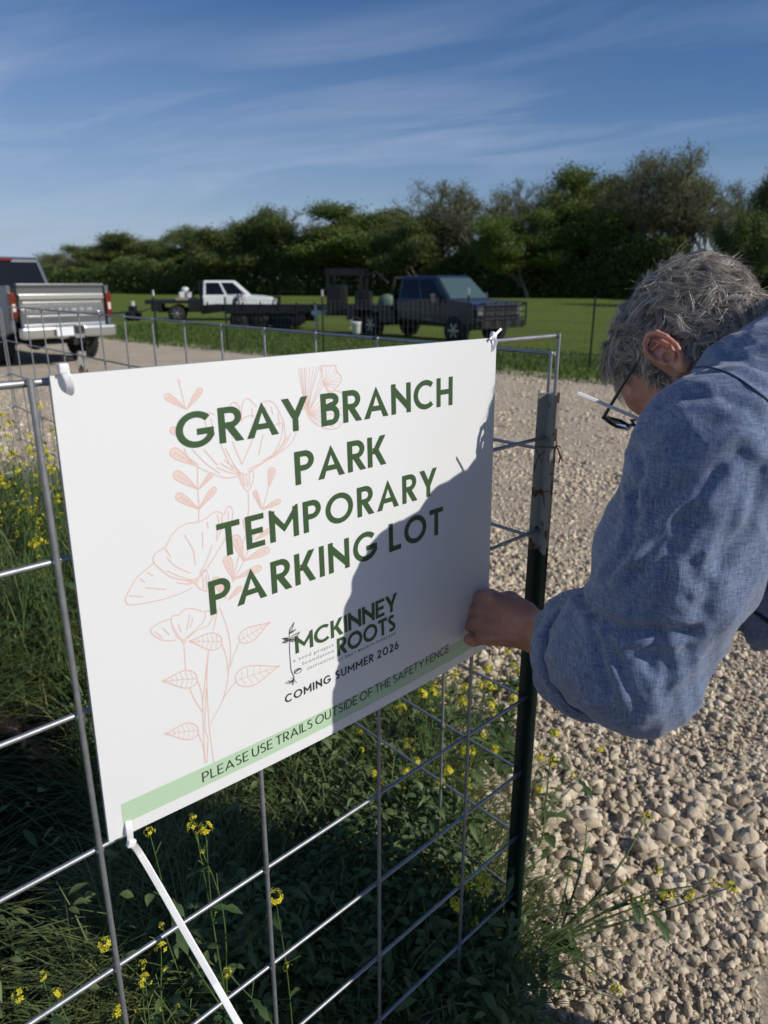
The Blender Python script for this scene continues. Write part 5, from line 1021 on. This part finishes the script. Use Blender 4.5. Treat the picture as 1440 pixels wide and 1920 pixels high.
def chain(p, pts, rs, k=.004):
    d = None
    for (a, b), (ra, rb) in zip(zip(pts, pts[1:]), zip(rs, rs[1:])):
        e = cone(p, a, b, ra, rb); d = e if d is None else smin(d, e, k)
    return d
# head frame: forward, up, left (the man's own), measured from glasses arm and ear in the photograph
hf = np.array([-.42, -.74, .525]); hf /= np.linalg.norm(hf); hu = np.array([-.562, .661, .492]); hu -= hf * (hu @ hf); hu /= np.linalg.norm(hu); hl = np.cross(hf, hu)
HF, HU, HL = [np.array(cam2w(v)) for v in (hf, hu, hl)]; HC = np.array(P(1300, 673, .934)); HM = np.stack([HF, HL, HU], 1)      # local (f, l, u) -> world
tow = lambda V: HC + V @ HM.T
# --- head, in its own frame (x forward, y left, z up)
def head_sdf(p):
    d = ell(p, (-.012, 0, .034), (.098, .075, .073)); d = smin(d, ell(p, (.015, 0, -.01), (.078, .064, .085)), .03)
    d = smin(d, ell(p, (.045, 0, -.065), (.045, .048, .042)), .03); d = smin(d, cone(p, (.0, .045, -.045), (.075, .012, -.088), .022, .018), .02); d = smin(d, cone(p, (.0, -.045, -.045), (.075, -.012, -.088), .022, .018), .02)
    d = smin(d, ell(p, (.085, 0, -.088), (.018, .018, .016)), .015)
    d = smin(d, cone(p, (.088, 0, .005), (.113, 0, -.030), .008, .012), .010)
    for s in (-1, 1):
        d = smin(d, ell(p, (.104, s * .011, -.033), (.010, .008, .007)), .006); d = smin(d, ell(p, (.068, s * .040, -.028), (.022, .020, .018)), .02); d = smin(d, cone(p, (.086, s * .012, .022), (.072, s * .046, .020), .009, .008), .012)
        d = np.maximum(d, -smin(ell(p, (.096, s * .031, .002), (.016, .018, .012)), np.full(d.shape, 9.), .001)) ; d = smin(d, ell(p, (.078, s * .031, .003), (.0135, .014, .0125)), .003)
    d = smin(d, cone(p, (.094, -.018, -.056), (.094, .018, -.056), .0055, .0055), .006); d = smin(d, cone(p, (.093, -.015, -.065), (.093, .015, -.065), .006, .006), .005)
    d = smin(d, cone(p, (-.035, 0, -.02), (-.085, .0, -.165), .060, .066), .03)      # neck
    return d
V1, F1 = surf_nets(head_sdf, (-.20, -.13, -.24), (.14, .13, .15), .0034)
# --- ear (left one, facing the camera; mirrored for the other)
def ear_sdf(p):
    z = p[..., 2] * .10 / .10
    hel = [(.012, .078, -.004), (.016, .083, .010), (.014, .088, .024), (.004, .091, .034), (-.010, .095, .036), (-.020, .098, .026), (-.023, .098, .010), (-.021, .094, -.008), (-.013, .087, -.022), (-.002, .081, -.030)]
    d = chain(p, hel, [.0034, .0036, .004, .0042, .0042, .0042, .0040, .0038, .0042, .0055], .002)
    d = smin(d, chain(p, [(-.008, .086, .026), (-.013, .091, .014), (-.014, .090, .0), (-.008, .085, -.012), (.002, .082, -.016)], [.003, .0034, .0034, .0034, .003], .002), .0015)
    d = smin(d, chain(p, [(.006, .086, .022), (-.008, .089, .016), (-.013, .090, .006)], [.002, .0025, .003], .002), .002)
    d = smin(d, ell(p, (-.004, .079, .004), (.020, .0045, .032)), .004)                # dish
    d = smin(d, ell(p, (.010, .080, -.006), (.005, .005, .007)), .003)                # tragus
    d = smin(d, ell(p, (.000, .080, -.029), (.010, .0055, .011)), .003)              # lobe
    d = smin(d, ell(p, (-.004, .072, .0), (.010, .012, .016)), .004)
    return np.maximum(d, -ell(p, (.002, .085, -.004), (.0075, .007, .009)))
V2, F2 = surf_nets(ear_sdf, (-.035, .058, -.048), (.028, .108, .048), .0014)
V2 = (V2 - np.array([-.004, .076, -.002])) * .82 + np.array([-.004, .077, -.002]); V3 = V2 * np.array([1, -1, 1]); F3 = F2[:, ::-1]
# --- arm and hand, world frame
Sj, Ej, Wj = [np.array(P(*q)) for q in ((1345, 845, .73), (1192, 1256, .78), (1014, 1188, 1.005))]
ELB = Ej.copy(); hx = np.array(cam2w((-1, 0, 0))); hy = np.array(cam2w((0, 1, 0))); hz3 = np.array(cam2w((0, 0, 1)))
kn = [np.array(P(*q)) for q in ((921, 1121, 1.040), (908, 1143, 1.045), (901, 1169, 1.045), (906, 1194, 1.04))]     # knuckles: index .. little
pip = [np.array(P(*q)) for q in ((900, 1122, 1.066), (891, 1146, 1.068), (886, 1173, 1.066), (889, 1200, 1.058))]
tipf = [np.array(P(*q)) for q in ((925, 1132, 1.105), (918, 1152, 1.105), (914, 1172, 1.10), (880, 1199, 1.040))]
def arm_sdf(p):
    d = cone(p, Ej, Wj + (Ej - Wj) * .25, .046, .038); d = smin(d, cone(p, Wj + (Ej - Wj) * .25, Wj, .038, .032), .01)
    palm = [(Wj, .028), ]
    for k_, r0, r1 in zip(kn, (.024, .024, .023, .023), (.0130, .0135, .013, .0125)): d = smin(d, cone(p, Wj + (k_ - Wj) * .18, k_ + hz3 * .006, r0 * .92, r1), .009)
    for k_ in kn: d = smin(d, ell(p, k_ - hz3 * .004, (.0105, .0095, .0105)), .004); d = smin(d, cone(p, Wj + (k_ - Wj) * .35 - hz3 * .019, k_ - hz3 * .009, .0030, .0035), .005)
    for i in range(4):
        r = (.0118, .012, .0115, .0105)[i]; d = smin(d, cone(p, kn[i], pip[i], r, r * .92), .0025); mid = (pip[i] + tipf[i]) / 2 + hz3 * .004; d = smin(d, chain(p, [pip[i], mid, tipf[i]], [r * .93, r * .88, r * .8], .003), .003)
    th = [np.array(P(*q)) for q in ((985, 1150, 1.025), (955, 1128, 1.055), (925, 1126, 1.085), (900, 1130, 1.10))]; d = smin(d, chain(p, th, [.018, .0145, .0125, .011], .006), .006)
    return d
lo = np.minimum.reduce([Ej, Wj, *kn, *pip, *tipf]) - .055; hi = np.maximum.reduce([Ej, Wj, *kn, *pip, *tipf]) + .055
V4, F4 = surf_nets(arm_sdf, lo, hi, .0021)
# --- the rest of the body under the clothes: torso, right arm, legs
NB = np.array([.50, .835, 1.318]); SR = np.array([.665, .975, 1.315]); PEL = np.array([1.04, .53, 1.0]); ER = np.array([.610, .905, 1.005]); WR = np.array([.425, .985, .915]); HR = np.array([.350, 1.0, .895])
KL, KR = np.array([1.06, .42, .52]), np.array([1.13, .62, .52]); FL, FR = np.array([1.06, .34, .08]), np.array([1.20, .64, .08])
shx = (SR - Sj) / np.linalg.norm(SR - Sj)
def body_sdf(p):
    d = cone(p, tuple(HC + HM @ np.array([-.075, 0, -.12])), NB, .056, .062); d = smin(d, cone(p, NB + (PEL - NB) * .15, PEL, .105, .115, shx, 1.45), .04); d = smin(d, cone(p, Sj, Ej, .050, .043), .03); d = smin(d, cone(p, SR, ER, .050, .043), .03); d = smin(d, cone(p, ER, WR, .042, .029), .015); d = smin(d, cone(p, WR, HR, .028, .034), .02)
    for a, b, c in ((PEL + np.array([-.04, -.08, 0]), KL, FL), (PEL + np.array([.04, .08, 0]), KR, FR)): d = smin(d, cone(p, a, b, .085, .06), .04); d = smin(d, cone(p, b, c, .058, .04), .03)
    return d
V5, F5 = surf_nets(body_sdf, (.12, .22, .0), (1.34, 1.14, 1.48), .014)
V1w, V2w, V3w = tow(V1), tow(V2), tow(V3); n1 = len(V1w)
VS = [V1w, V2w, V3w, V4, V5]; FS = []; o = 0
for v_, f_ in zip(VS, (F1, F2, F3, F4, F5)): FS.append(f_ + o); o += len(v_)
# skin: blood-warm, ear and hand shades come from subsurface scatter
SKIN = bpy.data.materials.new('skin'); SKIN.use_nodes = True; nt = SKIN.node_tree; N = nt.nodes; L = nt.links; b = N['Principled BSDF']; tc = N.new('ShaderNodeTexCoord')
c = mixc(ramp(nz(22, 5), .4, .62), (.47, .215, .15), (.56, .285, .20)); c = mixc(ramp(nz(110, 4), .5, .75, 0, .5), c, (.40, .16, .10)); L.new(c, b.inputs['Base Color']); b.inputs['Roughness'].default_value = .45
b.inputs['Subsurface Weight'].default_value = .55; b.inputs['Subsurface Radius'].default_value = (1.0, .22, .10); b.inputs['Subsurface Scale'].default_value = .009
bp = N.new('ShaderNodeBump'); bp.inputs['Strength'].default_value = .35; bp.inputs['Distance'].default_value = .0015; L.new(nz(260, 6, .7), bp.inputs['Height']); L.new(bp.outputs[0], b.inputs['Normal'])
MAN = thing('person', 'grey-haired man in blue linen shirt and black glasses bending to hold the board\'s corner', 'person', (.92, .60, 0))
def mobj(name, V, Fa, m, smooth=True, parent=None):
    o_ = mesh_obj(name, np.asarray(V) - np.array(MAN.location), Fa, m, MAN if parent is None else parent, smooth); return o_
body = mobj('body', np.concatenate(VS), np.concatenate(FS), SKIN)

# --- shirt
SHIRT = bpy.data.materials.new('blue_linen'); SHIRT.use_nodes = True; nt = SHIRT.node_tree; N = nt.nodes; L = nt.links; b = N['Principled BSDF']; tc = N.new('ShaderNodeTexCoord')
def wave_n(scale, rot, dist=1.5):
    mp = N.new('ShaderNodeMapping'); mp.inputs['Rotation'].default_value = rot; L.new(tc.outputs['Object'], mp.inputs[0]); wv = N.new('ShaderNodeTexWave'); wv.inputs['Scale'].default_value = scale; wv.inputs['Distortion'].default_value = dist; wv.inputs['Detail'].default_value = 2; wv.inputs['Detail Scale'].default_value = 3; L.new(mp.outputs[0], wv.inputs[0]); return wv.outputs['Fac']
def stretch(scale, sc3, rot):
    mp = N.new('ShaderNodeMapping'); mp.inputs['Rotation'].default_value = rot; mp.inputs['Scale'].default_value = sc3; L.new(tc.outputs['Object'], mp.inputs[0]); return nz(scale, 3, .6, mp.outputs[0])
s1 = stretch(900, (1, .12, .12), (.2, .15, .1)); s3 = stretch(900, (.12, .12, 1), (.2, .1, .15))
mxm = N.new('ShaderNodeMath'); mxm.operation = 'ADD'; L.new(s1, mxm.inputs[0]); L.new(s3, mxm.inputs[1]); slub = N.new('ShaderNodeMath'); slub.operation = 'MULTIPLY'; L.new(mxm.outputs[0], slub.inputs[0]); slub.inputs[1].default_value = .5
c = mixc(ramp(slub.outputs[0], .40, .60), (.070, .098, .168), (.21, .265, .385)); c = mixc(ramp(nz(7, 4), .4, .65, 0, .35), c, (.10, .15, .27)); L.new(c, b.inputs['Base Color']); b.inputs['Roughness'].default_value = .85; b.inputs['Sheen Weight'].default_value = .25; b.inputs['Specular IOR Level'].default_value = .2
bp = N.new('ShaderNodeBump'); bp.inputs['Strength'].default_value = .5; bp.inputs['Distance'].default_value = .0012; L.new(slub.outputs[0], bp.inputs['Height'])
bp2 = N.new('ShaderNodeBump'); bp2.inputs['Strength'].default_value = .25; bp2.inputs['Distance'].default_value = .02; mp = N.new('ShaderNodeMapping'); mp.inputs['Rotation'].default_value = (.3, .5, .4); mp.inputs['Scale'].default_value = (1, 1, .45); L.new(tc.outputs['Object'], mp.inputs[0]); L.new(nz(16, 3, .5, mp.outputs[0]), bp2.inputs['Height']); L.new(bp.outputs[0], bp2.inputs['Normal']); L.new(bp2.outputs[0], b.inputs['Normal'])
FW = (Wj - Ej) / np.linalg.norm(Wj - Ej); CE = Ej + FW * .088                     # sleeve ends a third down the forearm
MIDU = (Sj + Ej) / 2
def shirt_sdf(p):
    d = cone(p, NB + (PEL - NB) * .12, PEL + (PEL - NB) * .05, .125, .150, shx, 1.40)
    d = smin(d, cone(p, NB + np.array([.02, -.02, -.005]), (Sj + NB) / 2, .085, .085), .05)
    a = cone(p, Sj, MIDU + hx * .0, .083, .078); a = smin(a, cone(p, MIDU, Ej, .075, .062), .03); a = smin(a, cone(p, Ej, CE, .063, .060), .02)
    a = smin(a, ell(p, Ej + FW * .03 - hy * -.015 + hx * .012, (.066, .066, .066)), .02)
    r_ = cone(p, SR, ER, .082, .068); r_ = smin(r_, cone(p, ER, ER + (WR - ER) * .35, .062, .058), .02)
    d = smin(d, a, .035); d = smin(d, r_, .035)
    d = np.where(np.linalg.norm(p - CE, axis=-1) < .098, np.maximum(d, (p - CE) @ FW), d)                                   # cut the sleeve open
    nk = HC + HM @ np.array([-.06, 0, -.10]); d = np.maximum(d, -cone(p, nk, NB + np.array([.012, -.01, .0]), .062, .052))          # neck opening
    return d
VS_, FS_ = surf_nets(shirt_sdf, (.10, .24, .80), (1.24, 1.20, 1.52), 0.0050)
me = bpy.data.meshes.new('tmp'); 
from mathutils.bvhtree import BVHTree
tree_ = BVHTree.FromPolygons([tuple(v) for v in VS_], [tuple(int(i) for i in f) for f in FS_])
def hit(px, py, off=0.0, bv=None):
    r_ = ray(px, py).normalized(); h_ = (bv or tree_).ray_cast(Vector((0, 0, H)), r_, 5); return (h_[0] - r_ * off) if h_[0] is not None else None
def normals(V, Fa):
    n = np.cross(V[Fa[:, 2]] - V[Fa[:, 0]], V[Fa[:, 3]] - V[Fa[:, 1]]); N_ = np.zeros_like(V)
    for i in range(4): np.add.at(N_, Fa[:, i], n)
    return N_ / (np.linalg.norm(N_, axis=1)[:, None] + 1e-12)
CRE = [([(1400, 860), (1370, 960), (1330, 1060)], .004, .009), ([(1345, 880), (1290, 960), (1225, 1030), (1190, 1075)], .005, .009), ([(1150, 1190), (1165, 1260), (1200, 1330)], .004, .008), ([(1230, 1200), (1250, 1250), (1240, 1310)], .003, .008), ([(1092, 1112), (1112, 1142), (1160, 1172), (1232, 1182), (1290, 1180)], .012, .013), ([(1182, 905), (1196, 965), (1176, 1040), (1140, 1080)], .006, .012), ([(1183, 835), (1206, 880), (1192, 925)], .007, .012), ([(1118, 1150), (1128, 1210), (1146, 1300)], .005, .010),
       ([(1300, 960), (1250, 1040), (1185, 1085)], .006, .014), ([(1380, 850), (1300, 905), (1230, 960)], .006, .016), ([(1410, 780), (1330, 800), (1260, 850)], .005, .014), ([(1370, 1000), (1330, 1100), (1290, 1210)], .004, .014), ([(1250, 1060), (1240, 1140), (1215, 1250)], .004, .012), ([(1310, 1020), (1285, 1120)], .004, .010), ([(1340, 640), (1400, 690), (1440, 700)], .005, .012), ([(1300, 700), (1370, 705), (1440, 740)], .004, .010), ([(1160, 1230), (1180, 1300), (1190, 1350)], .003, .009), ([(1420, 880), (1400, 980), (1350, 1060)], .005, .014), ([(1240, 760), (1320, 745), (1400, 770)], .004, .012)]
nr = normals(VS_, FS_); flipn = -1 if (nr * (VS_ - np.array([.6, .75, 1.15]))).sum() < 0 else 1; nr *= flipn; disp = np.zeros(len(VS_))
aax = (Ej - Sj) / np.linalg.norm(Ej - Sj); bax = np.cross(aax, hz3); bax /= np.linalg.norm(bax); cax = np.cross(aax, bax); q = VS_ - Sj; ca_, cb_, cc_ = q @ aax, q @ bax, q @ cax
rid = 1 - np.abs(2 * vnoise(ca_ * 2.2 + 3, cb_ * 19 + ca_ * 6, cc_ * 19 - ca_ * 5) - 1); disp += .0050 * (rid ** 2.2 - .3); rid = 1 - np.abs(2 * vnoise(ca_ * 5 + 9, cb_ * 34 - ca_ * 22, cc_ * 34 + ca_ * 20) - 1); disp += .0042 * (rid ** 3 - .25); wx_ = ca_ + .9 * cb_ + .35 * cc_; rid = 1 - np.abs(2 * vnoise(wx_ * 26 + 1.7, cb_ * 5, cc_ * 5 + ca_ * 2) - 1); nearE = np.exp(-(np.linalg.norm(VS_ - Ej, axis=1) / .13) ** 2); disp += .0085 * nearE * (rid ** 2.4 - .25)
for pts, amp, wd in CRE:
    pp = [hit(*c_) for c_ in [(p_.x, p_.y) for p_ in catmull(pts, 22)]]; pp = np.array([p_[:] for p_ in pp if p_ is not None])
    if len(pp) < 2: continue
    dd = np.min(np.linalg.norm(VS_[:, None] - pp[None], axis=2) if len(VS_) < 1 else np.stack([np.linalg.norm(VS_ - p_, axis=1) for p_ in pp], 1), axis=1)
    amp *= .75; wd *= .85; disp += -amp * np.exp(-(dd / (wd * .55)) ** 2) + .55 * amp * np.exp(-((dd - wd * 1.15) / (wd * .6)) ** 2)
VS2 = VS_ + nr * disp[:, None]
fin = np.array([[int(i) for i in f] for f in FS_]) if False else FS_
if flipn < 0: fin = fin[:, ::-1]
sh = mobj('shirt', VS2, fin, SHIRT); sm_ = sh.modifiers.new('smooth', 'SMOOTH'); sm_.factor = .5; sm_.iterations = 1; sb_ = sh.modifiers.new('sub', 'SUBSURF'); sb_.levels = 1; sb_.render_levels = 1
tree2 = BVHTree.FromPolygons([tuple(v) for v in VS2], [tuple(int(i) for i in f) for f in fin])
# rolled cuffs: folded cloth rings
def cuff(cen, axis, r, name, wid=.045, sq=1.0, seed=0, dark=None):
    axis = Vector(axis).normalized(); a = axis.cross(Vector((0, 0, 1))).normalized(); bb = axis.cross(a); rows = []; n = 64
    prof = [(-.5, .003), (-.46, .010), (-.3, .0125), (0, .0115), (.3, .012), (.46, .011), (.52, .006), (.50, -.002), (.3, -.006), (0, -.006), (-.4, -.004)]
    for t_, h_ in prof:
        row = []
        for k in range(n):
            w_ = 2 * math.pi * k / n; nn = float(vnoise(3 + 2 * math.cos(w_) + seed, 3 + 2 * math.sin(w_), t_ * 2.0)) - .5; n2 = float(vnoise(9 + 5 * math.cos(w_) + seed, 9 + 5 * math.sin(w_), t_ * .7)) - .5
            rr = r * (1 + .16 * nn + .05 * n2) + h_; row.append(Vector(cen) + axis * (t_ * wid * (1 + .5 * n2) + .010 * nn) + a * math.cos(w_) * rr * sq + bb * math.sin(w_) * rr)
        rows.append(row)
    rows.append(rows[0]); mb = MB(); mb.grid(rows, closed_u=True); mb.v = [tuple(Vector(v) - MAN.location) for v in mb.v]; return mb.build(name, SHIRT, MAN)
cuff(CE + FW * .020, FW, .060, 'rolled_cuff', .034, seed=2); cuff(CE - FW * .004, FW, .069, 'rolled_cuff', .040, seed=4)
cr = ER + (WR - ER) * .40; cuff(cr, WR - ER, .056, 'rolled_cuff', .05, seed=8)
# armhole seam and yoke seam laid on the cloth
STI = mat('seam_thread', (.03, .045, .09), .8)
for pts in ([(1262, 706), (1290, 692), (1330, 689), (1375, 704), (1420, 735), (1470, 775)], [(1190, 780), (1215, 745), (1262, 706)]):
    pp = [hit(p_.x, p_.y, .0006, tree2) for p_ in catmull(pts, 8)]; pp = [p_ - MAN.location for p_ in pp if p_ is not None]
    if len(pp) > 3: mb = MB(); mb.tube(pp, .0011, 5); mb.build('seam', STI, MAN)
# collar
mb = MB(); rows = []; cax_ = Vector(NB - (HC + HM @ np.array([-.06, 0, -.10]))).normalized(); a = cax_.cross(Vector(shx)).normalized(); bb = Vector(shx)
for t_, r_ in ((.010, .074), (-.012, .070), (-.030, .068), (-.032, .073), (-.012, .079), (.014, .090)):
    rows.append([Vector(NB) + cax_ * (t_ - .012) + (a * math.cos(w_) + bb * math.sin(w_) * 1.05) * r_ * (1 + .03 * math.sin(3 * w_)) for w_ in [2 * math.pi * k / 48 for k in range(48)]])
mb.grid(rows, closed_u=True); mb.v = [tuple(Vector(v) - MAN.location) for v in mb.v]; mb.build('collar', SHIRT, MAN)
# trousers, boots, belt
TRO = mat('charcoal_trousers', (.03, .032, .038), .85, noise=(30, .3))
def tro(p):
    d = cone(p, PEL, PEL + np.array([.0, -.02, -.05]), .150, .150, shx, 1.2)
    for a, b, c in ((PEL + np.array([-.04, -.08, -.04]), KL, FL), (PEL + np.array([.04, .08, -.04]), KR, FR)): d = smin(d, cone(p, a, b, .105, .078), .04); d = smin(d, cone(p, b, c + np.array([0, 0, .04]), .076, .062), .03)
    return d
VT, FT = surf_nets(tro, (.70, .22, .05), (1.38, 1.1, 1.18), .012); mobj('trousers', VT, FT, TRO)
for f_ in (FL, FR):
    mb = MB(); mb.grid([[Vector((f_[0] - .05 + a_ * math.cos(w_), f_[1] + b_ * math.sin(w_), z)) - MAN.location for w_ in [2 * math.pi * k / 20 for k in range(20)]] for z, a_, b_ in ((.0, .14, .05), (.05, .145, .052), (.08, .11, .05), (.12, .07, .05), (.2, .06, .055))], closed_u=True); mb.build('shoe', LEA, MAN)
mb = MB(); sp0 = P(1376, 1120, .86); mb.tube([Vector(p_) - MAN.location for p_ in (P(1376, 1121, .90), P(1410, 1144, .86), P(1450, 1172, .82), P(1520, 1225, .78))], .0045, 6, flat=.5); mb.build('strap', mat('black_strap', (.01, .01, .012), .35), MAN)

# --- hair: tufts of curling strands over a dark base
HAIR = bpy.data.materials.new('grey_hair'); HAIR.use_nodes = True; nt = HAIR.node_tree; N = nt.nodes; L = nt.links; b = N['Principled BSDF']; ge = N.new('ShaderNodeNewGeometry'); tc = N.new('ShaderNodeTexCoord')
c = mixc(ramp(ge.outputs['Random Per Island'], .15, .95), (.15, .115, .085), (.95, .86, .74)); c = mixc(ramp(nz(28, 3), .45, .6, 0, .35), c, (.14, .12, .105)); L.new(c, b.inputs['Base Color']); b.inputs['Roughness'].default_value = .42; b.inputs['Specular IOR Level'].default_value = .5
CAPM = mat('hair_base', (.12, .108, .095), .8, noise=(120, .5), bump=(160, .8, .004))
def hairline(p):
    """>0 where hair grows, local head coordinates"""
    f_, l_, u_ = p[..., 0], np.abs(p[..., 1]), p[..., 2]
    top = (u_ - (.060 + .28 * np.clip(f_ - .02, 0, 1))); side = u_ - (.012 + .9 * np.clip(f_ - .030, 0, 1)); back = np.minimum(-.012 - f_, u_ + .085 + .0 * f_)
    burn = np.minimum(np.minimum(.040 - f_, f_ - .018), u_ + .020)
    return np.maximum.reduce([top * (f_ < .088), np.where(l_ > .045, side, -1), back, burn])
nl = normals(V1, F1); 
if (nl * (V1 - np.array([0, 0, .03]))).sum() < 0: nl = -nl
hm = hairline(V1); cent = V1 / np.linalg.norm(V1, axis=1)[:, None]
cap = V1 + nl * (np.clip(hm / .02, 0, 1) * .0022)[:, None]; keepf = (hm[F1] > .0).all(1); used_ = np.unique(F1[keepf]); mp_ = -np.ones(len(V1), int); mp_[used_] = np.arange(len(used_))
mobj('hair', tow(cap[used_]), mp_[F1[keepf]], CAPM); hair_root = bpy.data.objects['hair']
hg = np.random.default_rng(5); cand = np.where((hm > .002))[0]
wts = np.ones(len(cand)); ng = 1300; gi = hg.choice(cand, ng, replace=False); GR, GN = V1[gi], nl[gi]
# flow: sweep from crown forwards and down over the sides, with every tuft going its own way
flow = np.stack([.25 + 0 * GR[:, 0], .25 * np.sign(GR[:, 1]), -.15 + 0 * GR[:, 0]], 1); back_ = GR[:, 0] < -.02; flow[back_] = np.stack([-.3 + 0 * GR[back_, 0], .2 * np.sign(GR[back_, 1]), -.45 + 0 * GR[back_, 0]], 1)
flow += hg.normal(0, .45, flow.shape); flow -= GN * (flow * GN).sum(1)[:, None]; flow /= np.linalg.norm(flow, axis=1)[:, None]
K = 9; tt = np.linspace(0, 1, K); topness = sstep(.0, .08, GR[:, 2]); Lg = (.032 + .008 * topness) * hg.uniform(.75, 1.3, ng) * np.where((GR[:, 0] > .01) & (GR[:, 2] < .05), .42, 1.0); lift = hg.uniform(.5, 1.1, ng) * .9
side_ = np.cross(GN, flow); cur = hg.normal(0, 3.0, ng); ph = hg.uniform(0, 6.28, ng)
G = np.zeros((ng, K, 3)); G[:, 0] = GR; dcur = GN * lift[:, None] + flow * .8; dcur /= np.linalg.norm(dcur, axis=1)[:, None]
for i in range(1, K):
    rot = .42 * cur; dcur = dcur + side_ * (rot * .6)[:, None] * np.cos(ph + i * .5)[:, None] - GN * (.17 * (1.2 - .3 * topness))[:, None] + flow * .06; dcur /= np.linalg.norm(dcur, axis=1)[:, None]; G[:, i] = G[:, i - 1] + dcur * (Lg / (K - 1))[:, None]
ns = 80000; ri = hg.choice(cand, ns); RP = V1[ri] + hg.normal(0, .0012, (ns, 3)); near = np.empty(ns, int)
for s0 in range(0, ns, 2000): near[s0:s0 + 2000] = np.argmin(((RP[s0:s0 + 2000, None] - GR[None]) ** 2).sum(2), 1)
gp_ = G[near]; offr = (RP - GR[near])[:, None]; cl_ = (1 - .50 * tt ** 1.1)[None, :, None]; ln_ = hg.uniform(.7, 1.12, ns)[:, None, None]
st_ = gp_[:, :1] + (gp_ - gp_[:, :1]) * ln_ + offr * cl_; wob = hg.normal(0, 1, (ns, 1, 3)); wob2 = hg.normal(0, 1, (ns, 1, 3)); st_ += wob * .0022 * (tt ** 1.3)[None, :, None] + wob2 * .0012 * np.sin(tt * 7 + 0)[None, :, None] * tt[None, :, None]
fly = hg.random(ns) < .05; st_[fly] += (hg.normal(0, .007, (fly.sum(), 1, 3)) + nl[ri][fly][:, None] * .007) * (tt ** 1.5)[None, :, None]
stw = tow(st_.reshape(-1, 3)).reshape(ns, K, 3); vdir = stw - np.array([0, 0, H]); tg_ = np.gradient(stw, axis=1); sd = np.cross(tg_, hg.normal(0, 1, (ns, 1, 3)) + 0 * tg_); sd /= np.linalg.norm(sd, axis=2)[:, :, None] + 1e-9
wd_ = (.00021 * hg.uniform(.7, 1.4, (ns, 1)) * (1 - .75 * tt[None] ** 2))[:, :, None]; VV = np.stack([stw - sd * wd_, stw + sd * wd_], 2).reshape(-1, 3); b0 = (np.arange(ns) * K * 2)[:, None] + (np.arange(K - 1) * 2)[None]
FQ = np.stack([b0, b0 + 1, b0 + 3, b0 + 2], 2).reshape(-1, 4); ho = mesh_obj('strands', VV - np.array(MAN.location), FQ, HAIR, None, True); ho.parent = hair_root
# stubble and sideburn bristle
bc = np.where((V1[:, 0] > .0) & (V1[:, 2] < -.018) & (V1[:, 2] > -.12) & (hm < .0) & (V1[:, 0] + .0 * V1[:, 2] < .105) & (np.abs(V1[:, 1]) > .012))[0]; nb = 5200; bi = hg.choice(bc, nb); bp0 = V1[bi] + hg.normal(0, .001, (nb, 3)); bd = nl[bi] * .5 + np.array([.2, 0, -.7]) + hg.normal(0, .25, (nb, 3)); bd /= np.linalg.norm(bd, axis=1)[:, None]; Lb = hg.uniform(.002, .0055, nb)[:, None]
p0_, p1_ = tow(bp0), tow(bp0 + bd * Lb); sd = np.cross(p1_ - p0_, hg.normal(0, 1, (nb, 3))); sd /= np.linalg.norm(sd, axis=1)[:, None]; VV = np.stack([p0_ - sd * .0002, p0_ + sd * .0002, p1_ + sd * .0001, p1_ - sd * .0001], 1).reshape(-1, 3)
bo = mesh_obj('stubble', VV - np.array(MAN.location), np.arange(nb * 4).reshape(nb, 4), mat('grey_stubble', (.42, .37, .32), .5), None); bo.parent = MAN

# --- glasses
GL = thing('eyeglasses', 'black rectangular eyeglasses worn by the man, its straight arm hooked over his ear', 'glasses', tow(np.array([[.10, 0, .01]]))[0]); FRM = mat('black_acetate', (.010, .010, .011), .25, coat=.5)
lw = lambda pts: [Vector(v) - GL.location for v in tow(np.array(pts, float))]
for s in (1, -1):
    mb = MB(); mb.tube(lw([(-.012, s * .080, .018), (.0, s * .079, .026), (.02, s * .079, .0265), (.06, s * .0785, .0245), (.112, s * .076, .021)]), [.0019, .0022, .0024, .0026, .0030], 8, flat=.8); mb.build('temple_arm', FRM, GL)
for s in (1, -1):
    pr = [(s * .074, .022), (s * .062, .026), (s * .016, .024), (s * .010, .014), (s * .012, .009), (s * .026, .004), (s * .060, .005), (s * .072, .010)]; fx = lambda y_: .118 - .45 * y_ * y_ * 3
    pts = lw([(fx(a_), a_, c_) for a_, c_ in pr + pr[:1]]); mb = MB(); mb.tube(pts, .0023, 8); o_ = mb.build('rim', FRM, GL)
    mb = MB(); mb.add(lw([(fx(a_), a_, c_) for a_, c_ in pr]), [tuple(range(8))]); lens = mat('clear_glass', (.9, .92, .92), .03, trans=1, ior=1.08); mb.build('lens', lens, GL)
mb = MB(); mb.tube(lw([(.118, .010, .014), (.120, 0, .017), (.118, -.010, .014)]), .0022, 8); mb.build('bridge', FRM, GL)
# --- spare zip tie held in his mouth
vd = Vector(HC)
zt_ = [P(1082, 737, .880), P(1110, 748, .885), P(1150, 765, .892), P(1190, 782, .902), P(1215, 792, .910)]
ziptie('spare white zip tie held between the man\'s lips, rounded end sticking out past his glasses', (P(1218, 793, .911), .006, .006, yaw), None, (catmull(zt_), .0044))
